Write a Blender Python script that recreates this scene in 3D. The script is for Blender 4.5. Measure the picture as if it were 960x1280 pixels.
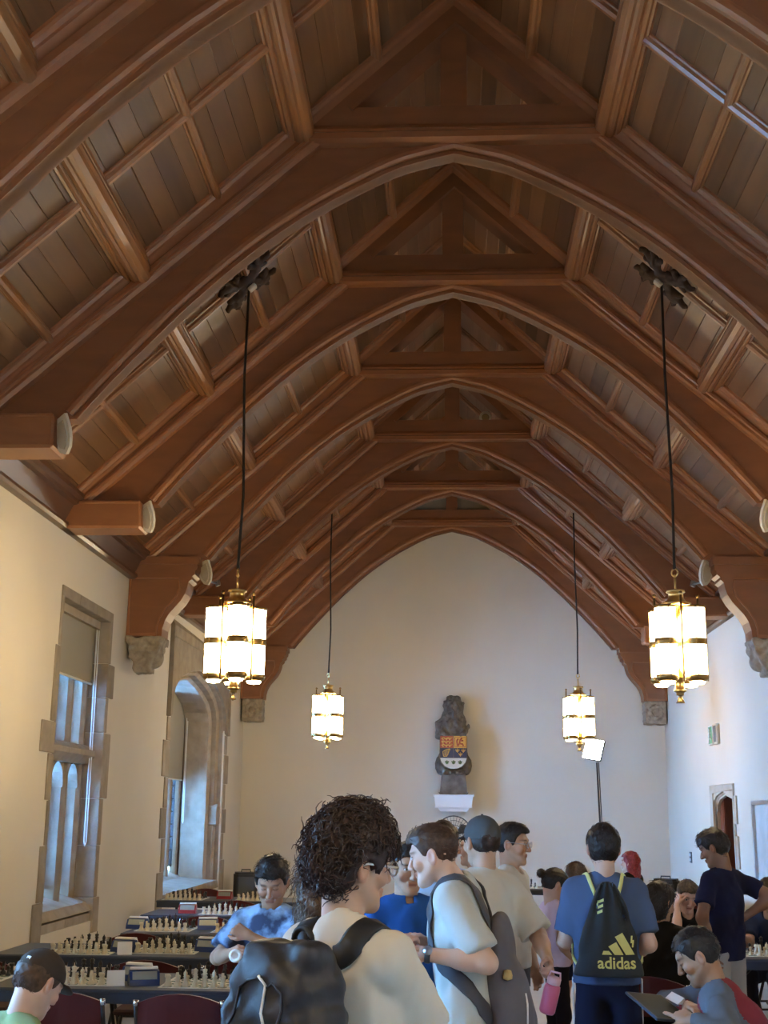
import bpy, math, random
import numpy as np
from mathutils import Vector, Matrix, Euler
for o in list(bpy.data.objects): bpy.data.objects.remove(o, do_unlink=True)
SC = bpy.context.scene; COL = SC.collection
random.seed(7); RNG = np.random.RandomState(7)

# ------------------------------------------------------------------ camera
CAMX, CAMZ = -0.035, 1.70
F_PX, PITCH, YAW, ROLL = 1544.8, 0.238165, -0.0546758, 0.0110808
cam_d = bpy.data.cameras.new('camera'); cam = bpy.data.objects.new('camera', cam_d); COL.objects.link(cam)
_f = Vector((math.sin(YAW)*math.cos(PITCH), math.cos(YAW)*math.cos(PITCH), math.sin(PITCH)))
_r = Vector((math.cos(YAW), -math.sin(YAW), 0)); _u = _r.cross(_f)
_r2 = math.cos(ROLL)*_r + math.sin(ROLL)*_u; _u2 = -math.sin(ROLL)*_r + math.cos(ROLL)*_u
_m = Matrix((_r2, _u2, -_f)).transposed().to_4x4(); _m.translation = (CAMX, 0, CAMZ)
cam.matrix_world = _m
cam_d.sensor_fit = 'VERTICAL'; cam_d.sensor_height = 32.0; cam_d.sensor_width = 24.0
cam_d.lens = F_PX*32.0/1280.0; cam_d.clip_start = 0.05; cam_d.clip_end = 200
SC.camera = cam

# ------------------------------------------------------------------ world, daylight, exposure
W = bpy.data.worlds.new('world'); SC.world = W; W.use_nodes = True
bg = W.node_tree.nodes['Background']; bg.inputs[0].default_value = (0.29, 0.59, 1.0, 1); bg.inputs[1].default_value = 39.0
SC.view_settings.view_transform = 'Standard'; SC.view_settings.look = 'None'
SC.view_settings.exposure = 0.70; SC.view_settings.gamma = 1.0; SC.view_settings.use_curve_mapping = False
LAMP_E = 28.0      # emission of the pendant shades

# ------------------------------------------------------------------ helpers
class MB:
    def __init__(s): s.v = []; s.f = []; s.m = []; s.sm = []
    def add(s, v, f, mi=0, smooth=False):
        k = len(s.v); s.v += [tuple(map(float, q)) for q in v]
        for q in f: s.f.append(tuple(i+k for i in q)); s.m.append(mi); s.sm.append(smooth)
        return s
    def box(s, x0, x1, y0, y1, z0, z1, mi=0):
        v = [(x, y, z) for z in (z0, z1) for y in (y0, y1) for x in (x0, x1)]
        return s.add(v, [(0,2,3,1),(4,5,7,6),(0,1,5,4),(2,6,7,3),(0,4,6,2),(1,3,7,5)], mi)
    def cbox(s, c, d, mi=0, R=None, bev=0.0):
        # box about c with size d, optional rotation and chamfered edges
        hx, hy, hz = d[0]/2, d[1]/2, d[2]/2
        if bev <= 0:
            v = [(x, y, z) for z in (-hz, hz) for y in (-hy, hy) for x in (-hx, hx)]
            f = [(0,2,3,1),(4,5,7,6),(0,1,5,4),(2,6,7,3),(0,4,6,2),(1,3,7,5)]
        else:
            b = min(bev, hx*.9, hy*.9, hz*.9); v = []; idx = {}
            for sx in (-1, 1):
                for sy in (-1, 1):
                    for sz in (-1, 1):
                        for a in range(3):
                            p = [sx*hx, sy*hy, sz*hz]
                            for q in range(3):
                                if q != a: p[q] -= (sx, sy, sz)[q]*b
                            idx[sx, sy, sz, a] = len(v); v.append(tuple(p))
            f = []
            for a in range(3):
                o1, o2 = [(1, 2), (2, 0), (0, 1)][a]
                for sg in (-1, 1):
                    q = []
                    for u, w in ((-1,-1),(1,-1),(1,1),(-1,1)):
                        k = [0,0,0]; k[a] = sg; k[o1] = u; k[o2] = w; q.append(idx[k[0],k[1],k[2],a])
                    f.append(tuple(q if sg > 0 else q[::-1]))
            for a in range(3):
                o1, o2 = [(1, 2), (2, 0), (0, 1)][a]
                for u in (-1, 1):
                    for w in (-1, 1):
                        k0 = [0,0,0]; k0[o1] = u; k0[o2] = w; A = k0[:]; A[a] = -1; B = k0[:]; B[a] = 1
                        q = (idx[A[0],A[1],A[2],o1], idx[B[0],B[1],B[2],o1], idx[B[0],B[1],B[2],o2], idx[A[0],A[1],A[2],o2])
                        f.append(q if u*w < 0 else q[::-1])
            for sx in (-1, 1):
                for sy in (-1, 1):
                    for sz in (-1, 1):
                        q = tuple(idx[sx,sy,sz,a] for a in range(3)); f.append(q if sx*sy*sz > 0 else q[::-1])
        P = [Vector(p) for p in v]
        if R is not None: P = [R @ p for p in P]
        return s.add([(p[0]+c[0], p[1]+c[1], p[2]+c[2]) for p in P], f, mi)
    def prism(s, poly, a0, a1, ax='y', mi=0):
        # polygon of 2D points extruded along an axis: 'y' -> (x,z), 'x' -> (y,z), 'z' -> (x,y)
        def P(p, a): return {'y': (p[0], a, p[1]), 'x': (a, p[0], p[1]), 'z': (p[0], p[1], a)}[ax]
        n = len(poly); v = [P(p, a0) for p in poly]+[P(p, a1) for p in poly]
        f = [tuple(range(n)), tuple(range(2*n-1, n-1, -1))]+[(i, n+i, n+(i+1)%n, (i+1)%n) for i in range(n)]
        return s.add(v, f, mi)
    def sweep(s, path, prof, mi=0, closed=False, cap=True, ax='y'):
        # path in a plane, prof = [(offset along left normal, offset along axis)]
        n = len(path); k = len(prof); V = []
        for i in range(n):
            a = path[i-1] if (i > 0 or closed) else path[i]; b = path[(i+1) % n] if (i < n-1 or closed) else path[i]
            tx, tz = b[0]-a[0], b[1]-a[1]; L = math.hypot(tx, tz) or 1; nx, nz = -tz/L, tx/L
            sc = 1.0
            if 0 < i < n-1 or closed:
                c = path[i]; u = (c[0]-a[0], c[1]-a[1]); l = math.hypot(*u) or 1
                d = abs((-u[1]/l)*nx+(u[0]/l)*nz); sc = 1/max(d, .35)
            for (o, y) in prof:
                p = (path[i][0]+nx*o*sc, path[i][1]+nz*o*sc)
                V.append({'y': (p[0], y, p[1]), 'x': (y, p[0], p[1]), 'z': (p[0], p[1], y)}[ax])
        f = []
        for i in range(n if closed else n-1):
            j = (i+1) % n
            for q in range(k): f.append((i*k+q, i*k+(q+1) % k, j*k+(q+1) % k, j*k+q))
        if cap and not closed: f += [tuple(range(k))[::-1], tuple((n-1)*k+q for q in range(k))]
        return s.add(V, f, mi)
    def tube(s, pts, r, n=8, mi=0, cap=True, smooth=True):
        P = [Vector(p) for p in pts]; N = len(P); rr = r if hasattr(r, '__len__') else [r]*N
        t0 = (P[1]-P[0]).normalized(); up = Vector((0,0,1)) if abs(t0.z) < .9 else Vector((1,0,0))
        nrm = t0.cross(up).normalized(); V = []
        for i in range(N):
            t = (P[min(i+1, N-1)]-P[max(i-1, 0)])
            t = t.normalized() if t.length > 1e-9 else t0
            nrm = (nrm-t*nrm.dot(t))
            nrm = nrm.normalized() if nrm.length > 1e-6 else t.orthogonal().normalized()
            b = t.cross(nrm)
            for k in range(n):
                a = 2*math.pi*k/n; V.append(P[i]+(nrm*math.cos(a)+b*math.sin(a))*rr[i])
        f = [(i*n+k, i*n+(k+1) % n, (i+1)*n+(k+1) % n, (i+1)*n+k) for i in range(N-1) for k in range(n)]
        s.add(V, f, mi, smooth)
        if cap:
            b0 = len(s.v)-len(V); s.f += [tuple(b0+k for k in range(n))[::-1], tuple(b0+(N-1)*n+k for k in range(n))]; s.m += [mi]*2; s.sm += [False]*2
        return s
    def lathe(s, prof, n=16, c=(0,0,0), mi=0, smooth=True, R=None):
        V = []
        for (r, z) in prof:
            for k in range(n):
                a = 2*math.pi*k/n; p = Vector((r*math.cos(a), r*math.sin(a), z))
                if R is not None: p = R @ p
                V.append((p[0]+c[0], p[1]+c[1], p[2]+c[2]))
        N = len(prof)
        f = [(i*n+k, i*n+(k+1) % n, (i+1)*n+(k+1) % n, (i+1)*n+k) for i in range(N-1) for k in range(n)]
        s.add(V, f, mi, smooth); b0 = len(s.v)-len(V)
        if prof[0][0] > 1e-5: s.f.append(tuple(b0+k for k in range(n))[::-1]); s.m.append(mi); s.sm.append(False)
        if prof[-1][0] > 1e-5: s.f.append(tuple(b0+(N-1)*n+k for k in range(n))); s.m.append(mi); s.sm.append(False)
        return s
    def mesh(s, name, mats):
        me = bpy.data.meshes.new(name); me.from_pydata(s.v, [], s.f)
        for m in (mats if isinstance(mats, (list, tuple)) else [mats]): me.materials.append(m)
        me.polygons.foreach_set('material_index', s.m); me.polygons.foreach_set('use_smooth', s.sm); me.update()
        return me
    def build(s, name, mats, parent=None, loc=None, rot=None): return ob(name, s.mesh(name, mats), parent, loc, rot)
def ob(name, me, parent=None, loc=None, rot=None):
    o = bpy.data.objects.new(name, me); COL.objects.link(o)
    if parent: o.parent = parent
    if loc is not None: o.location = loc
    if rot is not None: o.rotation_euler = rot
    return o
def tag(o, label=None, cat=None, group=None, kind=None):
    if label: o['label'] = label
    if cat: o['category'] = cat
    if group: o['group'] = group
    if kind: o['kind'] = kind
    return o
def empty(name, loc=(0,0,0), rz=0.0, label=None, cat=None, group=None, kind=None):
    o = bpy.data.objects.new(name, None); COL.objects.link(o); o.location = loc; o.rotation_euler = (0,0,rz); o.empty_display_size = .1
    return tag(o, label, cat, group, kind)
def clone(o, loc=None, rz=None, label=None, group=None, parent=None):
    c = o.copy(); COL.objects.link(c); c.parent = parent
    if loc is not None: c.location = loc
    if rz is not None: c.rotation_euler = (0,0,rz)
    if label: c['label'] = label
    if group: c['group'] = group
    for ch in o.children: clone(ch, parent=c)
    return c
def rotz(a): return Matrix.Rotation(a, 3, 'Z')

# ------------------------------------------------------------------ materials
def mat(name, col, rough=.6, metal=0.0, spec=.5, emit=0, noise=None, bump=None, rnd=0.0, coat=0.0, attr=None, grain=None, sheen=0):
    m = bpy.data.materials.new(name); m.use_nodes = True; nt = m.node_tree; N = nt.nodes; L = nt.links
    b = N['Principled BSDF']; b.inputs['Roughness'].default_value = rough; b.inputs['Metallic'].default_value = metal
    b.inputs['Specular IOR Level'].default_value = spec; b.inputs['Coat Weight'].default_value = coat
    c4 = (*col, 1); b.inputs['Base Color'].default_value = c4
    tc = N.new('ShaderNodeTexCoord'); cur = None
    if attr:
        a = N.new('ShaderNodeAttribute'); a.attribute_name = attr; cur = a.outputs['Color']
    def mix(fac, A, B, mode='MIX'):
        x = N.new('ShaderNodeMix'); x.data_type = 'RGBA'; x.blend_type = mode
        if hasattr(fac, 'node'): L.new(fac, x.inputs[0])
        else: x.inputs[0].default_value = fac
        for k, q in ((6, A), (7, B)):
            if hasattr(q, 'node'): L.new(q, x.inputs[k])
            else: x.inputs[k].default_value = (*q[:3], 1)
        return x.outputs[2]
    if grain:                          # wood grain stretched along the local long axis: (sx,sy,sz), second colour
        sc, c2 = grain
        mp = N.new('ShaderNodeMapping'); mp.inputs['Scale'].default_value = sc
        oi = N.new('ShaderNodeObjectInfo'); ad = N.new('ShaderNodeVectorMath'); ad.operation = 'ADD'
        mu = N.new('ShaderNodeVectorMath'); mu.operation = 'SCALE'; mu.inputs[0].default_value = (13, 7, 5); L.new(oi.outputs['Random'], mu.inputs['Scale'])
        L.new(tc.outputs['Object'], ad.inputs[0]); L.new(mu.outputs[0], ad.inputs[1]); L.new(ad.outputs[0], mp.inputs[0])
        nz = N.new('ShaderNodeTexNoise'); nz.inputs['Scale'].default_value = 1.0; nz.inputs['Detail'].default_value = 5; nz.inputs['Distortion'].default_value = .6
        L.new(mp.outputs[0], nz.inputs['Vector']); cr = N.new('ShaderNodeValToRGB'); cr.color_ramp.elements[0].position = .3; cr.color_ramp.elements[1].position = .7
        L.new(nz.outputs['Fac'], cr.inputs[0]); cur = mix(cr.outputs[0], col, c2)
        bp = N.new('ShaderNodeBump'); bp.inputs['Strength'].default_value = .12; bp.inputs['Distance'].default_value = .004
        L.new(nz.outputs['Fac'], bp.inputs['Height']); L.new(bp.outputs[0], b.inputs['Normal'])
    if noise:                          # (scale, second colour, low, high)
        sc, c2, lo, hi = noise
        nz = N.new('ShaderNodeTexNoise'); nz.inputs['Scale'].default_value = sc; nz.inputs['Detail'].default_value = 4
        L.new(tc.outputs['Object'], nz.inputs['Vector']); cr = N.new('ShaderNodeValToRGB')
        cr.color_ramp.elements[0].position = lo; cr.color_ramp.elements[1].position = hi
        L.new(nz.outputs['Fac'], cr.inputs[0]); cur = mix(cr.outputs[0], cur if cur is not None else col, c2)
    if rnd:
        oi = N.new('ShaderNodeObjectInfo'); mr = N.new('ShaderNodeMapRange'); mr.inputs['To Min'].default_value = 1-rnd; mr.inputs['To Max'].default_value = 1+rnd
        L.new(oi.outputs['Random'], mr.inputs[0]); cmb = N.new('ShaderNodeCombineColor')
        for k in range(3): L.new(mr.outputs[0], cmb.inputs[k])
        cur = mix(1.0, cur if cur is not None else col, cmb.outputs[0], 'MULTIPLY')
    if cur is not None: L.new(cur, b.inputs['Base Color'])
    if bump:
        sc, st, di = bump
        nz = N.new('ShaderNodeTexNoise'); nz.inputs['Scale'].default_value = sc; nz.inputs['Detail'].default_value = 4
        L.new(tc.outputs['Object'], nz.inputs['Vector']); bp = N.new('ShaderNodeBump'); bp.inputs['Strength'].default_value = st; bp.inputs['Distance'].default_value = di
        L.new(nz.outputs['Fac'], bp.inputs['Height']); L.new(bp.outputs[0], b.inputs['Normal'])
    if emit:
        b.inputs['Emission Color'].default_value = c4; b.inputs['Emission Strength'].default_value = emit
    return m
def glass_mat(name, tint=(.85,.93,1), gloss=.12):
    m = bpy.data.materials.new(name); m.use_nodes = True; nt = m.node_tree; N = nt.nodes; N.clear()
    o = N.new('ShaderNodeOutputMaterial'); t = N.new('ShaderNodeBsdfTransparent'); g = N.new('ShaderNodeBsdfGlossy'); x = N.new('ShaderNodeMixShader')
    t.inputs[0].default_value = (*tint, 1); g.inputs[0].default_value = (1,1,1,1); g.inputs['Roughness'].default_value = .06
    fr = N.new('ShaderNodeFresnel'); fr.inputs[0].default_value = 1.45
    nt.links.new(fr.outputs[0], x.inputs[0]); nt.links.new(t.outputs[0], x.inputs[1]); nt.links.new(g.outputs[0], x.inputs[2]); nt.links.new(x.outputs[0], o.inputs[0])
    return m
M_ = {}
M_['plaster'] = mat('plaster', (.64,.58,.47), .9, noise=(.7, (.59,.53,.43), .35, .75), bump=(45, .08, .004))
M_['oak_plank'] = mat('oak_plank', (.150,.070,.027), .38, spec=.8, grain=((9, .5, 9), (.225,.110,.046)), rnd=.34)
M_['oak_beam'] = mat('oak_beam', (.245,.094,.034), .40, spec=.6, grain=((3, 3, 9), (.31,.122,.045)))
M_['oak_face'] = mat('oak_face', (.190,.072,.026), .46, spec=.5, grain=((2, 6, 8), (.235,.090,.032)))
M_['oak_rib'] = mat('oak_rib', (.25,.108,.041), .34, spec=.8, grain=((9, .6, 9), (.36,.162,.064)), rnd=.15)
M_['oak_dark'] = mat('oak_dark', (.07,.030,.016), .3, spec=.7, grain=((6, .6, 6), (.10,.045,.024)))
M_['stone'] = mat('stone', (.25,.20,.145), .9, noise=(6, (.33,.27,.20), .35, .7), bump=(35, .35, .006), rnd=.16)
M_['stone_pale'] = mat('stone_pale', (.45,.40,.30), .9, noise=(6, (.54,.48,.38), .35, .7), bump=(35, .3, .006), rnd=.08)
M_['stone_carved'] = mat('stone_carved', (.24,.20,.15), .92, noise=(14, (.36,.30,.225), .35, .65), bump=(40, .5, .008))
M_['floor'] = mat('floor', (.42,.42,.42), .45, noise=(3, (.48,.48,.48), .3, .7))
M_['glass'] = glass_mat('glass')
M_['lead'] = mat('lead', (.06,.065,.07), .5, metal=.6)
M_['blind'] = mat('blind', (.29,.26,.20), .9, bump=(120, .2, .002))
M_['white_paint'] = mat('white_paint', (.72,.72,.70), .5)
M_['off_white'] = mat('off_white', (.62,.57,.47), .55)
M_['brass'] = mat('brass', (.72,.50,.20), .28, metal=1.0)
M_['brass_dark'] = mat('brass_dark', (.30,.20,.08), .35, metal=1.0)
M_['iron'] = mat('iron', (.03,.026,.024), .5, metal=.5)
M_['shade_glass'] = mat('shade_glass', (1.0,.80,.48), .4, emit=LAMP_E)
M_['black'] = mat('black', (.014,.015,.017), .5)
M_['dark_grey'] = mat('dark_grey', (.045,.05,.055), .5)
M_['grey_metal'] = mat('grey_metal', (.45,.46,.48), .35, metal=1.0)
# ------------------------------------------------------------------ the room shell
HW = 3.6; Y0 = -5.0; YE = 21.45; WT = 4.22         # half width, back, end wall, top of plaster
BAY = 2.549; TY = [8.5716+BAY*k for k in range(-2, 6)]  # truss planes; TY[1] is the first in view
RZ, RS = 7.83, 0.95                                  # roof boarding: z = RZ - RS*|x|
ANG = math.atan(RS); CA, SA = math.cos(ANG), math.sin(ANG)
tag(MB().box(-HW-1.2, HW+1.2, Y0-.3, YE+.3, -.2, 0).build('floor', M_['floor']), kind='structure')
def wall_holes(name, x0, x1, ya, yb, z0, z1, holes, m):
    ys = sorted({ya, yb, *[h[0] for h in holes], *[h[1] for h in holes]}); b = MB()
    for a, c in zip(ys[:-1], ys[1:]):
        zs = [z0, z1]; hs = [h for h in holes if h[0] <= a+1e-6 and h[1] >= c-1e-6]
        z = z0
        for h in sorted(hs, key=lambda h: h[2]):
            if h[2] > z: b.box(x0, x1, a, c, z, h[2])
            z = h[3]
        if z < z1: b.box(x0, x1, a, c, z, z1)
    return tag(b.build(name, m), kind='structure')
# window_1: deep flat-headed window; window_2: arched recess; two more, unseen, added along the wall for daylight from the left
W1 = (11.10, 12.72, .62, 3.62); W2 = (15.82, 19.66, .55, 3.80)
wall_holes('wall_left', -HW-.75, -HW, Y0, YE, 0, 4.9, [W1, W2, (4.2, 5.9, .9, 3.5), (-3.4, -.4, .55, 3.8)], M_['plaster'])
D1 = (16.46, 17.86, 0, 2.08)
wall_holes('wall_right', HW, HW+.75, Y0, YE, 0, 4.9, [D1], M_['plaster'])
tag(MB().prism([(-HW-.7, 0), (HW+.7, 0), (HW+.7, 4.7), (0, 8.6), (-HW-.7, 4.7)], YE, YE+.3).build('wall_end', M_['plaster']), kind='structure')
b = MB()
b.box(-HW-.7, HW+.7, Y0-.3, Y0, 0, 4.9)
b.prism([(-HW-.7, 4.7), (HW+.7, 4.7), (0, 8.6)], Y0-.3, Y0)
tag(b.build('wall_back', M_['plaster']), kind='structure')
# roof deck above the planks
b = MB()
for s in (-1, 1):
    b.prism([(0, RZ+.02), (0, RZ+.3), (s*4.4, RZ+.3-RS*4.4), (s*4.4, RZ+.02-RS*4.4)], Y0-.3, YE+.3)
ceil = tag(b.build('ceiling', M_['oak_dark']), kind='structure')

# ---- planks, ribs and purlins of the roof, bay by bay
def plank_mesh(L, w=.162, t=.02):
    b = MB(); c = .004; b.prism([(-w/2, t), (-w/2, c), (-w/2+c, 0), (w/2-c, 0), (w/2, c), (w/2, t)], -L/2, L/2); return b
PM = plank_mesh(BAY-.004).mesh('plank', M_['oak_plank'])
PW = .1628
def slope_obj(name, me, s, d, yc, lift=0.0, par=ceil):
    # d: distance down the slope from the ridge, lift: below the boarding
    o = ob(name, me, par); x = s*(d*CA) ; z = RZ-d*SA
    o.location = (x-s*lift*SA*0-0, yc, z-lift); o.rotation_euler = (0, s*ANG, 0); return o
bays = [(TY[0]-.13+k*BAY, TY[0]-.13+(k+1)*BAY) for k in range(7)]
far = MB()
for k, (ya, yb) in enumerate(bays):
    for s in (-1, 1):
        R = Matrix.Rotation(s*ANG, 3, 'Y')
        for i in range(30):
            d = (i+.5)*PW; jit = (random.random()-.5)*.006
            if k < 4:
                o = slope_obj('plank', PM, s, d, (ya+yb)/2); o.rotation_euler = (0, s*ANG+jit*2, 0); o.location.z += jit
            else:
                src = plank_mesh(BAY-.004); c = Vector((s*d*CA, (ya+yb)/2, RZ-d*SA+jit))
                far.add([R @ Vector(p)+c for p in src.v], src.f)
tag(far.build('plank', M_['oak_plank'], ceil), kind='stuff')
near = MB().box(-.09, .09, -.01, .01, 0, .01)
def prof_mesh(nm, prof, L, m):
    return MB().prism(prof, -L/2, L/2).mesh(nm, m)
# profile: x across, z downward negative from the boards; moulded steps
big = [(-.13,.01),(-.13,-.03),(-.115,-.035),(-.115,-.06),(-.10,-.075),(-.085,-.075),(-.085,-.105),(-.07,-.125),(-.05,-.13),(-.045,-.155),(-.02,-.17),(.02,-.17),(.045,-.155),(.05,-.13),(.07,-.125),(.085,-.105),(.085,-.075),(.10,-.075),(.115,-.06),(.115,-.035),(.13,-.03),(.13,.01)]
small = [(-.045,.01),(-.045,-.015),(-.034,-.022),(-.030,-.045),(-.012,-.06),(.012,-.06),(.030,-.045),(.034,-.022),(.045,-.015),(.045,.01)]
edge = [(-.055,.01),(-.055,-.02),(-.035,-.028),(-.02,-.05),(.0,-.055),(.05,-.085),(.055,.01)]
GB = prof_mesh('purlin', big, BAY-.26, M_['oak_rib']); GS = prof_mesh('ceiling_rib', small, BAY-.26, M_['oak_rib'])
SL = 4.90
def along_slope(nm, prof, L, m):   # rib running down the slope: profile across y
    b = MB(); b.prism([(p[0], p[1]) for p in prof], -L/2, L/2, ax='x'); return b.mesh(nm, m)
GC = along_slope('rafter', small, SL, M_['oak_rib']); GE1 = along_slope('edge_moulding', edge, SL, M_['oak_beam'])
GE2 = along_slope('edge_moulding', [(-p[0], p[1]) for p in edge][::-1], SL, M_['oak_beam'])
for k, (ya, yb) in enumerate(bays):
    yc = (ya+yb)/2
    for s in (-1, 1):
        for j in range(1, 6):
            slope_obj('purlin' if j % 2 == 0 else 'ceiling_rib', GB if j % 2 == 0 else GS, s, j*5*PW, yc)
        o = slope_obj('rafter', GC, s, SL/2, yc)
        slope_obj('edge_moulding', GE1, s, SL/2, yb-.17); slope_obj('edge_moulding', GE2, s, SL/2, ya+.17)

# ---- cornices along both walls
for n, s in ((1, -1), (2, 1)):
    b = MB(); pr = [(3.62,4.19),(3.53,4.19),(3.51,4.215),(3.51,4.24),(3.545,4.255),(3.475,4.40),(3.43,4.41),(3.42,4.44),(3.38,4.46),(3.38,4.50),(3.46,4.56),(3.62,4.56)]
    b.prism([(s*x, z) for x, z in pr], Y0, YE)
    tag(b.build('trim_%d' % n, M_['oak_dark']), kind='structure')

# ---- trusses
ARCH = [(0,6.50),(.22,6.445),(.44,6.375),(.80,6.19),(1.15,5.975),(1.5,5.71),(1.9,5.345),(2.2,5.03),(2.45,4.755),(2.64,4.53),(2.72,4.43)]
def smooth_half(P, n=4):
    out = []
    for i in range(len(P)-1):
        p0 = P[max(i-1, 0)] if i > 0 else (2*P[0][0]-P[1][0], 2*P[0][1]-P[1][1]); p1, p2 = P[i], P[i+1]; p3 = P[min(i+2, len(P)-1)]
        for q in range(n):
            t = q/n; out.append(tuple(.5*((2*p1[c])+(-p0[c]+p2[c])*t+(2*p0[c]-5*p1[c]+4*p2[c]-p3[c])*t*t+(-p0[c]+3*p1[c]-3*p2[c]+p3[c])*t**3) for c in (0,1)))
    return out+[P[-1]]
AH = smooth_half(ARCH, 3)
FULL = [(-x, z) for x, z in AH[::-1]]+AH[1:]
SHIELD = [(-.055,.135),(.055,.135),(.06,.02),(.052,-.05),(.034,-.105),(0,-.14),(-.034,-.105),(-.052,-.05),(-.06,.02)]
def truss_proto(post):
    T = empty('roof_truss', (0,0,0), 0, 'x', 'roof truss', 'roof trusses of the hall')
    B, Fm = M_['oak_beam'], M_['oak_face']
    # solid spandrel web
    b = MB(); b.prism([(-3.46,4.44),(-1.06,6.60),(1.06,6.60),(3.46,4.44)]+FULL[::-1], -.065, .065); b.build('spandrel_panel', Fm, T)
    # moulded arch rib in three steps
    b = MB()
    b.sweep(FULL, [(-.0,-.05),(.03,-.065),(.045,-.065),(.045,.065),(.03,.065),(-.0,.05)], 0)
    b.sweep(FULL, [(.035,-.09),(.055,-.105),(.085,-.105),(.085,.105),(.055,.105),(.035,.09)], 0)
    b.sweep(FULL, [(.08,-.085),(.125,-.075),(.125,.075),(.08,.085)], 0)
    b.build('arch_rib', B, T)
    # collar
    b = MB(); b.box(-1.06, 1.06, -.13, .13, 6.58, 6.86)
    b.build('collar', Fm, T)
    b = MB(); b.prism([(-.135,6.56),(-.19,6.57),(-.19,6.62),(-.17,6.635),(-.17,6.66),(-.145,6.70),(.145,6.70),(.17,6.66),(.17,6.635),(.19,6.62),(.19,6.57),(.135,6.56)], -1.08, 1.08, ax='x')
    b.build('collar_moulding', B, T)
    for s in (-1, 1):
        b = MB(); b.prism([(s*1.0,6.60),(s*.80,6.84),(s*1.0,RZ-RS*1.0+.03),(s*3.62,RZ-RS*3.62+.03),(s*3.62,4.42),(s*3.46,4.42),(s*1.06,6.58)], -.12, .12)
        b.build('principal_rafter', Fm, T)
        b = MB(); b.sweep([(s*1.04,6.60),(s*3.44,4.43)], [(-.05,-.125),(-.035,-.15),(-.01,-.15),(.0,-.165),(.02,-.165),(.03,-.145),(.06,-.13),(.06,.13),(.03,.145),(.02,.165),(.0,.165),(-.01,.15),(-.035,.15),(-.05,.125)])
        b.build('rafter_moulding', B, T)
        b = MB(); b.prism([(0,RZ+.03),(s*1.10,RZ-RS*1.1+.03),(s*.78,6.85),(0,7.59)], -.13, .13)
        b.sweep([(0,7.59),(s*.78,6.85)], [(-.01,-.15),(.03,-.15),(.03,.15),(-.01,.15)])
        b.build('upper_rafter', Fm, T)
        if not post:
            b = MB(); b.cbox((s*3.235,0,4.315), (.77,.34,.25), bev=.02); b.cbox((s*3.24,0,4.43), (.76,.36,.03), bev=.008); b.build('hammer_beam', B, T)
        else:
            P = [(3.61,4.445),(2.84,4.445),(2.84,4.31),(2.865,4.28),(2.865,4.25),(2.90,4.22),(2.90,4.19),(2.935,4.16),(2.945,4.10),(2.965,4.03),(3.01,3.95),(3.07,3.88),(3.13,3.81),(3.175,3.73),(3.20,3.64),(3.205,3.55),(3.61,3.55)]
            b = MB(); b.prism([(s*x, z) for x, z in P], -.155, .155); b.box(*sorted((s*2.82,s*3.61)), -.17, .17, 4.36, 4.445)
            w = b.build('wall_post', Fm, T)
            Q = [(3.58,4.20),(3.04,4.20),(3.03,4.09),(3.06,4.0),(3.12,3.92),(3.18,3.85),(3.235,3.75),(3.26,3.66),(3.265,3.57),(3.58,3.57)]
            b = MB()
            for y0 in (-.165, .165): b.sweep([(s*x, z) for x, z in Q], [(-.008,y0-.012),(.008,y0-.012),(.008,y0+.012),(-.008,y0+.012)], closed=True)
            b.build('panel_moulding', B, w)
    MB().box(-.10, .10, -.10, .10, 6.84, 7.66).build('king_post', Fm, T)
    return T
TP0, TP1 = truss_proto(False), truss_proto(True)
TLAB = {7: 'dark timber roof truss standing against the white end wall', 6: 'second timber roof truss out from the white end wall', 5: 'third timber roof truss out from the white end wall',
        4: 'fourth timber truss from the end wall, its posts resting on carved stone corbels', 3: 'fifth timber truss from the end wall, with short hammer beams and shields',
        2: 'sixth timber truss from the end wall, nearer than the large pendant lanterns', 1: 'seventh timber truss from the end wall, of which only the haunches show'}
used = {0: False, 1: False}
TR = {}
for k in range(1, 8):
    post = k in (1, 4, 7); p = TP1 if post else TP0; y = TY[k]-.13
    if not used[post]: o = p; o.location = (0, y, 0); used[post] = True
    else: o = clone(p, (0, y, 0))
    o['label'] = TLAB[k]; TR[k] = o
# pale shields at the hammer ends (part of the truss)
for k in (1, 2, 3, 4):
    for s in (-1, 1):
        if k == 1: continue
        b = MB(); b.prism([(x*1.9, z) for x, z in SHIELD], -.012, .012)
        b.prism([(x*1.25, z*.72) for x, z in SHIELD], -.02, -.01, mi=1)
        o = b.build('shield', [M_['off_white'], M_['stone_pale']], TR[k], (s*(2.80 if k < 4 else 2.78), -.10 if k < 4 else .02, 4.29), (0, s*math.radians(16), 0))
        o.rotation_euler = Euler((0, -s*math.radians(-18), s*math.radians(-90)), 'XYZ') if False else (Matrix.Rotation(s*math.radians(17), 3, 'Y') @ Matrix.Rotation(s*math.radians(44), 3, 'Z')).to_euler()
        o['label'] = 'pale shield fixed to the beam end'
        if k == 4:
            bb = MB(); bb.tube([(0,.01,-.09),(0,.05,-.11),(0,.13,-.13)], .012, 6); bb.cbox((0,.13,-.13),(.06,.03,.06)); bb.build('bracket', M_['grey_metal'], o)
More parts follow.
